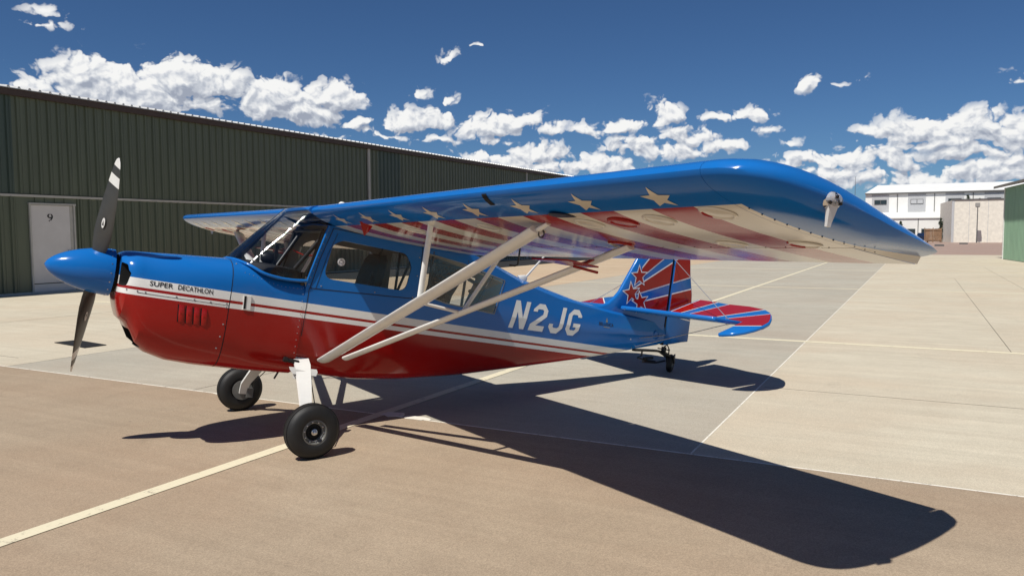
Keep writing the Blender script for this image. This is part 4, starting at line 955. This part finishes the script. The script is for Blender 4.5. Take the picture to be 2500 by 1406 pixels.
# ---- struts
for s in (-1, 1):
    FB, FT = Vector((2.13, s*.44, -.475)), Vector((2.19, s*3.20, wing_low(2.19, 3.2)-.015)); RB_, RT = Vector((2.27, s*.52, -.45)), Vector((2.83, s*3.24, wing_low(2.83, 3.24)-.01))
    d = (FT-FB); fr_b = FB-d.normalized()*.06
    g_ = G(); g_.streamline(fr_b, FT-d.normalized()*.06, .125, .048); fs = g_.obj('wing_strut', M['white'], plane, 50)
    g_ = G(); ft = FT; g_.streamline(ft-d.normalized()*.09, ft+d.normalized()*.035, .05, .03, .04, .02); g_.obj('strut_fitting', M['white'], fs)
    g_ = G(); g_.tube([ft+Vector((.02+.020*math.sin(a), -s*.05, -.040+.023*math.cos(a))) for a in [2*PI*k/14 for k in range(15)]], .0045, 6); g_.obj('tie_down_ring', M['black'], fs)
    g_ = G(); g_.streamline(RB_, RT, .085, .038); rs = g_.obj('wing_strut', M['white'], plane, 50)
    tf = .525; tr = .49; FJ = FB.lerp(FT, tf); RJ = RB_.lerp(RT, tr)
    WJ = Vector((2.14, s*1.93, wing_low(2.14, 1.93)+.01)); WR = Vector((2.80, s*1.95, wing_low(2.8, 1.95)+.01))
    g_ = G(); g_.streamline(FJ+Vector((0, 0, -.01)), WJ, .046, .024); g_.obj('jury_strut', M['white'], plane, 50)
    g_ = G(); g_.streamline(RJ, WR, .036, .02); g_.obj('jury_strut', M['white'], plane, 50)
    g_ = G(); g_.tube([FJ, RJ], .012, 8); g_.obj('jury_strut', M['white'], plane, 50)

# ---- main gear
for s in (-1, 1):
    axle = toB((1.6615, s*1.01, .213)); top = Vector((1.93, s*.36, -.50))
    pts = [top, Vector((1.93, s*.43, -.545)), Vector((1.905, s*.62, -.70)), axle+Vector((.0, -s*.155, .075)), axle+Vector((0, -s*.125, .0)), axle+Vector((0, -s*.118, -.03))]
    wd = [.135, .135, .115, .082, .075, .07]; g_ = G(); rings = []
    for i, p in enumerate(pts):
        t = (pts[min(i+1, 5)]-pts[max(i-1, 0)]).normalized(); n = t.cross(Vector((1, 0, 0))).normalized()*.011; x_ = Vector((wd[i]/2, 0, 0))
        rings.append([p-x_-n, p+x_-n, p+x_+n, p-x_+n])
    g_.loft(rings, 0); leg = g_.obj('gear_leg', M['white'], plane, 30)
    cf = G(); cc = Vector((1.925, s*.50, -.60)); cf.loft([[cc+Vector((-.12, 0, .015)), cc+Vector((.12, 0, .01)), cc+Vector((.10, s*.03, -.02)), cc+Vector((-.10, s*.03, -.015))], [cc+Vector((-.12, -s*.03, .035)), cc+Vector((.12, -s*.03, .03)), cc+Vector((.10, -s*.04, .0)), cc+Vector((-.10, -s*.04, .005))]], 0); cf.box((cc.x-.075, cc.y-.02, cc.z-.055), (cc.x+.075, cc.y+.035, cc.z-.02)); cf.obj('gear_cuff', plain('cuff_grey', (.5, .5, .48), .45) if s < 0 else bpy.data.materials['cuff_grey'], leg)
    bl = G(); bl.tube([Vector((2.0, s*.46, -.62)), Vector((1.975, s*.66, -.76)), axle+Vector((.08, -s*.15, .09)), axle+Vector((.09, -s*.13, .02))], .005, 6); bl.obj('brake_line', M['black'], leg)
    whl = empty('main_wheel'); whl.parent = plane; whl.location = axle-OFF
    keep = OFF; OFF = Vector((0, 0, 0)); A = (0, s, 0)
    t = G(); tp = []
    for k in range(25):
        a = PI*(k/24); tp.append((-.078*math.cos(a), .108+.105*math.sin(a)**.60))
    tp = [(-.062, .092), (-.074, .100)]+tp+[(.074, .100), (.062, .092)]
    t.lathe((0, 0, 0), A, tp, 56, caps=False); t.obj('tyre', M['rubber'], whl, 60)
    gv = G()
    for a in (-.030, 0, .030): gv.lathe((0, 0, 0), A, [(a-.003, .2100), (a-.002, .2139-.05*abs(a)), (a+.002, .2139-.05*abs(a)), (a+.003, .2100)], 56)
    gv.obj('tread_groove', M['void'], whl)
    rm = G(); rm.lathe((0, 0, 0), A, [(-.066, .090), (-.06, .100), (.055, .100), (.070, .098), (.072, .090), (.056, .086), (.050, .080), (.054, .072), (.050, .066), (.022, .060), (.022, .030)], 40, caps=False); rm.obj('rim', M['alloy'], whl, 35)
    hb = G(); hb.lathe((0, 0, 0), A, [(.012, .062), (.022, .040), (.030, .026), (.058, .024), (.060, .017), (.080, .016), (.085, .010), (.086, 0.)], 24); hb.obj('hub_cap', M['steel'], whl, 35)
    bt = G()
    for k in range(10):
        a = 2*PI*k/10; bt.lathe((.078*math.cos(a), s*.046, .078*math.sin(a)), A, [(0, .006), (.010, .006), (.012, 0.)], 6)
    bo = bt.obj('rim_bolts', M['steel'], whl); bo['kind'] = 'stuff'
    br = G(); br.lathe((0, -s*.095, 0), A, [(-.006, .095), (.006, .095)], 28); br.box((.03, -s*.13-.02, -.06), (.09, -s*.13+.035, .03)); br.box((-.035, -s*.115-.012, -.03), (.035, -s*.115+.012, .05)); br.obj('brake', M['alloy'], whl, 35)
    OFF = keep
# step / tube bits under the boot cowl
g_ = G(); g_.tube([(1.78, -.40, -.515), (1.90, -.41, -.53)], .018, 8); g_.tube([(1.77, -.41, -.512), (1.80, -.41, -.516)], .022, 8); g_.obj('exhaust_stub', M['black'], plane)
g_ = G(); g_.tube([(1.80, -.24, -.64), (1.77, -.25, -.70)], .008, 6); g_.obj('drain_tube', M['black'], plane)

# ---- tail: fin, rudder
FINP = [(5.35, .36), (5.48, .375), (5.58, .42), (5.66, .49), (5.73, .575), (5.926, .965), (6.05, 1.20), (6.14, 1.33), (6.25, 1.40), (6.38, 1.425), (6.535, 1.43), (6.535, .10), (5.6, .2)]
def plate(name, poly, tf, mat, parent, edge=.018, axis='y', at=None):
    """flat panel with rounded rim: poly in (x, z); thickness tf(x, z)"""
    n = len(poly); c = Vector((sum(p[0] for p in poly)/n, sum(p[1] for p in poly)/n))
    def inset(d):
        out = []
        for i in range(n):
            a, p, b_ = Vector(poly[i-1]), Vector(poly[i]), Vector(poly[(i+1) % n]); e1 = (p-a).normalized(); e2 = (b_-p).normalized(); nn_ = Vector((-(e1.y+e2.y), e1.x+e2.x))
            nn_ = nn_.normalized() if nn_.length > 1e-6 else Vector((-e1.y, e1.x)); k = max(.4, math.sqrt(max(0, (1+e1.dot(e2))/2)))
            out.append(p+nn_*d/k)
        return out
    ar = sum(poly[i][0]*poly[(i+1) % n][1]-poly[(i+1) % n][0]*poly[i][1] for i in range(n)); sg = 1 if ar > 0 else -1
    rings = []
    for d, h in ((edge, -1), (edge*.35, -.8), (0, -.35), (0, .35), (edge*.35, .8), (edge, 1)):
        rings.append([at(p, tf*h/2) for p in inset(d*sg)])
    if sg < 0: rings = rings[::-1]
    g_ = G(); g_.loft(rings, 0); return g_.obj(name, mat, parent, 40)
fy = lambda p, h: Vector((p[0], h, p[1]))
fin = plate('fin', FINP, .056, M['blue'], plane, .022, at=fy)
RUDP = [(6.56, .015), (6.75, .055), (6.88, .085), (6.983, .10), (6.98, .45), (6.945, .70), (6.875, .93), (6.84, 1.10), (6.79, 1.25), (6.70, 1.36), (6.60, 1.42), (6.56, 1.43)]
rud = plate('rudder', RUDP, .05, M['blue'], plane, .016, at=fy)
g_ = G(); g_.box((6.536, -.02, .02), (6.559, .02, 1.40)); g_.obj('hinge_gap', M['void'], plane)
def clip(poly, a, b_):      # keep left of a->b
    out = []; a = Vector(a); b_ = Vector(b_); d = b_-a
    sd = lambda p: d.x*(p[1]-a.y)-d.y*(p[0]-a.x)
    for i in range(len(poly)):
        p, q = poly[i], poly[(i+1) % len(poly)]; s1, s2 = sd(p), sd(q)
        if s1 >= 0: out.append(p)
        if s1*s2 < 0: t = s1/(s1-s2); out.append((p[0]+(q[0]-p[0])*t, p[1]+(q[1]-p[1])*t))
    return out
def ray_poly(o_, p1, p2, xmax): pass
def decal(name, poly, off, mat, parent, half, s):
    if len(poly) < 3: return
    ar = sum(poly[i][0]*poly[(i+1) % len(poly)][1]-poly[(i+1) % len(poly)][0]*poly[i][1] for i in range(len(poly)))
    if (ar > 0) != (s < 0): poly = poly[::-1]
    mk(name, [Vector((p[0], s*(half+off), p[1])) for p in poly], [tuple(range(len(poly)))], mat, parent)
FIN_VIS = [(5.70, .335), (5.755, .585), (5.945, .965), (6.07, 1.20), (6.16, 1.32), (6.27, 1.385), (6.38, 1.405), (6.515, 1.41), (6.515, .335)]
RUD_VIS = [(6.578, .36), (6.963, .36), (6.96, .45), (6.927, .69), (6.858, .92), (6.823, 1.09), (6.775, 1.235), (6.69, 1.34), (6.60, 1.40), (6.578, 1.41)]
# each ray: lower edge line and upper edge line (points left to right)
RAYS = [((6.05, .80), (6.323, 1.03), (5.985, .83), (6.116, 1.00)), ((5.95, .565), (6.847, .901), (5.93, .625), (6.524, 1.029)), ((6.10, .435), (6.52, .405), (6.08, .485), (6.857, .735))]
STARS = [((5.995, .79), .118, 100), ((5.905, .575), .125, 105), ((6.065, .49), .122, 108)]
def star(c, ro, a0, grow=0.):
    out = []
    for i in range(10):
        a = R(a0)+2*PI*i/10; r = (ro+grow*2.0) if i % 2 == 0 else (ro*.42+grow*1.1); out.append((c[0]+r*math.cos(a), c[1]+r*math.sin(a)))
    return out
def shifted(p, q, d):
    p, q = Vector(p), Vector(q); n = (q-p).normalized(); n = Vector((-n.y, n.x))*d; return p+n, q+n
for s in (-1, 1):
    for vis, par, half in ((FIN_VIS, fin, .028), (RUD_VIS, rud, .025)):
        for k, (l0, l1, u0, u1) in enumerate(RAYS):
            base = clip(vis, (STARS[k][0][0]+.02, -1), (STARS[k][0][0]+.02, -2)) if False else vis
            base = [p for p in vis]
            base = clip(base, (STARS[k][0][0]+.03, 0), (STARS[k][0][0]+.03, -1))
            for off, grow, mt in ((.0012+.0006*k, .015, M['white']), (.0030+.0006*k, 0., M['red'])):
                a, b_ = shifted(l0, l1, -grow); poly = clip(base, a, b_); a, b_ = shifted(u0, u1, grow); poly = clip(poly, b_, a); decal('painted_ray', poly, off, mt, par, half, s)
    for k, (c, ro, a0) in enumerate(STARS):
        decal('painted_star', star(c, ro, a0, .013), .0052, M['white'], fin, .028, s); decal('painted_star', star(c, ro, a0), .0066, M['red'], fin, .028, s)
g_ = G(); g_.lathe((6.33, -.028, .52), (0, -1, 0), [(0, .045), (.004, .045), (.007, .03), (.008, 0.)], 22); g_.obj('inspection_cover', M['red'], fin, 30)
g_ = G(); g_.lathe((6.39, -yside(6.39, .12)-.0, .13), (0, -1, 0), [(0, .055), (.010, .052), (.012, .040), (.004, .036), (.003, 0.)], 22); g_.obj('inspection_cover', M['blue'], fus, 30)
# ---- stabiliser and elevators
ED = R(23); HX, HZ = 6.42, .385
ELEV = [(.60, .10), (.61, .15), (.585, .43), (.54, .67), (.53, .97), (.475, 1.21), (.40, 1.33), (.31, 1.42), (.20, 1.50), (.08, 1.565), (-.04, 1.58), (-.16, 1.56), (-.27, 1.51), (-.36, 1.43), (-.415, 1.33), (-.42, 1.29), (-.40, 1.272), (.0, 1.262), (.0, .10)]
ELINES = [((.0, .15), (.61, .15)), ((.0, .28), (.57, .45)), ((.0, .43), (.53, .67)), ((.0, .79), (.47, 1.22)), ((.0, .97), (.34, 1.40)), ((-.17, 1.20), (-.03, 1.62))]
def ept(p, h, s):
    a, y = p; return Vector((HX+a*math.cos(ED)-h*math.sin(ED), s*y, HZ+a*math.sin(ED)+h*math.cos(ED)))
for s in (-1, 1):
    STP = [(5.745, .06), (5.76, .12), (5.975, 1.225), (6.0, 1.25), (HX-.012, 1.25), (HX-.012, .03), (5.80, .03)]
    st = plate('stabilizer', STP, .05, M['blue'], plane, .016, at=(lambda p, h, s=s: Vector((p[0], s*p[1], HZ+h*s*-1))))
    el_ = plate('elevator', ELEV, .040, M['blue'], plane, .014, at=(lambda p, h, s=s: ept(p, h*s*-1, s)))
    inner = [(a*.97 if a > 0 else a+.012, min(max(y+(.012 if y < .2 else 0), .112), 1.566) if True else y) for a, y in ELEV]
    # keep the paint just inside the rim
    inner = []
    n = len(ELEV)
    for i in range(n):
        a, p, b_ = Vector(ELEV[i-1]), Vector(ELEV[i]), Vector(ELEV[(i+1) % n]); e1 = (p-a).normalized(); e2 = (b_-p).normalized(); nn_ = Vector((-(e1.y+e2.y), e1.x+e2.x)).normalized(); inner.append(tuple(p+nn_*.013))
    def edecal(poly, off, mt):
        if len(poly) < 3: return
        for side_ in (1, -1):
            P = [ept(p, side_*(.020+off), s) for p in poly]; f = tuple(range(len(P)))
            nrm = (P[1]-P[0]).cross(P[2]-P[1]); want = Vector((-math.sin(ED), 0, math.cos(ED)))*side_
            ar = sum((P[i]-P[0]).cross(P[(i+1) % len(P)]-P[0]).dot(want) for i in range(len(P)))
            if ar < 0: f = f[::-1]
            mk('painted_ray', P, [f], mt, el_)
    for k in (0, 2, 4):
        (a0, a1), (b0, b1) = ELINES[k], ELINES[k+1]
        for off, grow, mt in ((.0012, .014, M['white']), (.0026, 0., M['red'])):
            p, q = shifted(a0, a1, -grow); poly = clip(inner, p, q); p, q = shifted(b0, b1, grow); poly = clip(poly, q, p); edecal(poly, off, mt)
    # bracing wires
    for nm, p, q in (('bracing_wire', (6.50, s*.03, 1.10), (6.30, s*1.16, .415)), ('bracing_wire', (6.05, s*.045, -.05), (6.30, s*1.18, .36))):
        g_ = G(); g_.tube([p, q], .004, 6); g_.lathe(q, Vector(q)-Vector(p), [(-.03, .008), (0, .010), (.02, .010)], 8); g_.obj(nm, M['wire'], plane)
    g_ = G(); g_.tube([(5.95, s*.075, .04), (6.53, s*.06, .142)], .004, 6); g_.lathe((5.94, s*.06, .038), (0, s, 0), [(0, .012), (.03, .010), (.034, 0.)], 8); g_.obj('rudder_cable', M['wire'], plane)
# ---- tail wheel
tw = toB((6.60, 0, .112)); TWR = Matrix.Rotation(R(32), 4, 'Z'); g_ = G()
rings = []
for p, w_ in (((6.10, 0, -.085), .03), ((6.30, 0, -.07), .03), ((6.48, 0, -.06), .028), ((6.60, 0, -.07), .024)):
    p = Vector(p); rings.append([p+Vector((0, -w_, -.014)), p+Vector((0, w_, -.014)), p+Vector((0, w_, .014)), p+Vector((0, -w_, .014))])
g_.loft(rings, 0); g_.obj('tail_spring', M['black'], plane, 40)
g_ = G(); g_.tube([(6.60, 0, -.09), (6.60, 0, -.0)], .032, 10); g_.loft([[Vector((6.56, -.06, -.07)), Vector((6.56, .06, -.07)), Vector((6.56, .06, -.05)), Vector((6.56, -.06, -.05))], [Vector((6.70, -.055, -.13)), Vector((6.70, .055, -.13)), Vector((6.70, .055, -.10)), Vector((6.70, -.055, -.10))]], 0)
for sy in (-.045, .045): g_.loft([[tw+TWR @ (Vector((x_, sy+y_, z_))-Vector((tw.x, 0, tw.z))) for x_, y_, z_ in ((6.66, -.007, -.10), (6.74, -.007, -.07), (6.74, .007, -.07), (6.66, .007, -.10))], [tw+TWR @ Vector((a_, sy+b_, 0)) for a_, b_ in ((-.02, -.007), (.025, -.007), (.025, .007), (-.02, .007))]], 0)
g_.tube([(6.60, -.10, -.03), (6.60, .10, -.03)], .008, 6); g_.tube([(6.58, -.02, .0), (6.63, -.02, .03), (6.67, -.02, -.02), (6.68, -.02, -.10)], .008, 6); g_.obj('tail_wheel_fork', M['black'], plane, 40)
g_ = G(); g_.tube([(6.22, -.02, -.09), (6.22, -.02, -.14), (6.16, -.02, -.17), (6.30, -.02, -.19), (6.46, -.02, -.19)], .012, 6); g_.tube([(6.25, -.03, -.17), (6.40, -.03, -.15)], .016, 8); g_.tube([(6.24, -.03, -.21), (6.46, -.03, -.205), (6.62, -.02, -.17)], .013, 6); g_.obj('tail_linkage', M['black'], plane)
twh = empty('tail_wheel'); twh.parent = plane; twh.location = tw-OFF; twh.rotation_euler = (0, 0, R(32)); keep = OFF; OFF = Vector((0, 0, 0))
g_ = G(); g_.lathe((0, 0, 0), (0, 1, 0), [(-.03, .05)]+[(-.034*math.cos(PI*k/14), .066+.046*math.sin(PI*k/14)**.6) for k in range(15)]+[(.03, .05)], 32); g_.obj('tyre', M['rubber'], twh, 50)
g_ = G(); g_.lathe((0, 0, 0), (0, 1, 0), [(-.034, .018), (-.03, .06), (.03, .06), (.034, .018)], 20); g_.obj('rim', M['alloy'], twh, 40); OFF = keep
# ---- antenna on the turtledeck
g_ = G(); g_.streamline((4.33, 0, .485), (4.39, 0, .545), .16, .03, .05, .014); g_.streamline((4.385, 0, .54), (4.615, 0, .83), .026, .012, .02, .009); g_.obj('blade_antenna', M['white'], plane, 50)

# ---- lettering
def letters_on_side(items, name, mat, off, parent, s=-1):
    for poly in items:
        bm = bmesh.new(); vs = [bm.verts.new((x, 0, z)) for x, z in poly]; bm.faces.new(vs)
        bmesh.ops.bisect_plane(bm, geom=bm.verts[:]+bm.edges[:]+bm.faces[:], plane_co=(0, 0, CREASE), plane_no=(0, 0, 1))
        bmesh.ops.triangulate(bm, faces=bm.faces[:]); bm.verts.index_update()
        vv = [Vector((q.co.x, s*(yside(q.co.x, q.co.z)+off), q.co.z)) for q in bm.verts]; ff = []
        for f in bm.faces:
            ids = [q.index for q in f.verts]; P = [vv[i] for i in ids]
            if (P[1]-P[0]).cross(P[2]-P[0]).y*s < 0: ids = ids[::-1]
            ff.append(tuple(ids))
        bm.free(); mk(name, vv, ff, mat, parent)
LW, LH, LS, LC = .205, .288, .058, .062
def lett(ch):
    w, h, s_, c = LW, LH, LS, LC
    return {'N': [(0, 0), (s_, 0), (s_, .60*h), (w-s_, 0), (w, 0), (w, h), (w-s_, h), (w-s_, .40*h), (s_, h), (0, h)],
     '2': [(0, 0), (w, 0), (w, s_), (s_*1.35, s_), (w, h*.56), (w, h-c), (w-c, h), (c, h), (0, h-c), (0, h-c-.025), (s_, h-c-.025), (s_, h-c), (c+.015, h-s_), (w-c-.015, h-s_), (w-s_, h-c-.01), (w-s_, h*.62), (0, s_*1.15)],
     'J': [(w-s_, h), (w-s_, c+.01), (w-c-.015, s_), (c+.015, s_), (s_, c+.01), (s_, c+.035), (0, c+.035), (0, c), (c, 0), (w-c, 0), (w, c), (w, h)],
     'G': [(w, h-c-.02), (w, h-c), (w-c, h), (c, h), (0, h-c), (0, c), (c, 0), (w-c, 0), (w, c), (w, h*.47), (w*.48, h*.47), (w*.48, h*.47-s_*.75), (w-s_, h*.47-s_*.75), (w-s_, c+.008), (w-c-.012, s_), (c+.012, s_), (s_, c+.008), (s_, h-c-.008), (c+.012, h-s_), (w-c-.012, h-s_), (w-s_, h-c-.008), (w-s_, h-c-.02)]}[ch]
for s in (-1, 1):
    for k, ch in enumerate('N2JG'):
        x0 = (4.055, 4.322, 4.585, 4.838)[k]; poly = [((x0+x+z*.235) if s < 0 else (9.35-(x0+x+z*.235)+.06*0), z-.010) for x, z in lett(ch)]
        letters_on_side([poly], 'registration_letter', M['white'], .0022, plane, s)
def text_on(fn, s_, x0, x1, z0, z1, mat, name, parent, slope=0., off_=0.):
    v, f = text2d(s_, 1, off_); v = fit2d(v, x0, x1, z0, z1); vv = [fn(x, z+slope*(x-x0)) for x, z in v]
    ff = []
    for q in f:
        P = [vv[i] for i in q[:3]]
        ff.append(q if (P[1]-P[0]).cross(P[2]-P[0]).y < 0 else tuple(reversed(q)))
    return mk(name, vv, ff, mat, parent)
cf = lambda x, z: Vector((x, -(ycowl(x, z)+.002), z))
text_on(cf, 'SUPER', .675, .838, -.052, -.014, M['black'], 'lettering', cowl, -.012, .012); text_on(cf, 'DECATHLON', .872, 1.128, -.054, -.016, M['black'], 'lettering', cowl, -.012, .012)
sf = lambda x, z: Vector((x, -(yside(x, z)+.0022), z))
text_on(sf, 'BELLANCA', 5.375, 5.615, .148, .186, M['black'], 'lettering', plane, 0., .01)
gold = plain('gold_mark', (.30, .26, .12), .5)
g_ = G(); g_.add([sf(5.50, .245), sf(5.485, .192), sf(5.515, .192)], [(0, 1, 2)]); g_.add([sf(5.44, .138), sf(5.56, .138), sf(5.545, .132), sf(5.455, .132)], [(0, 1, 2, 3)]); g_.obj('emblem', gold, plane)
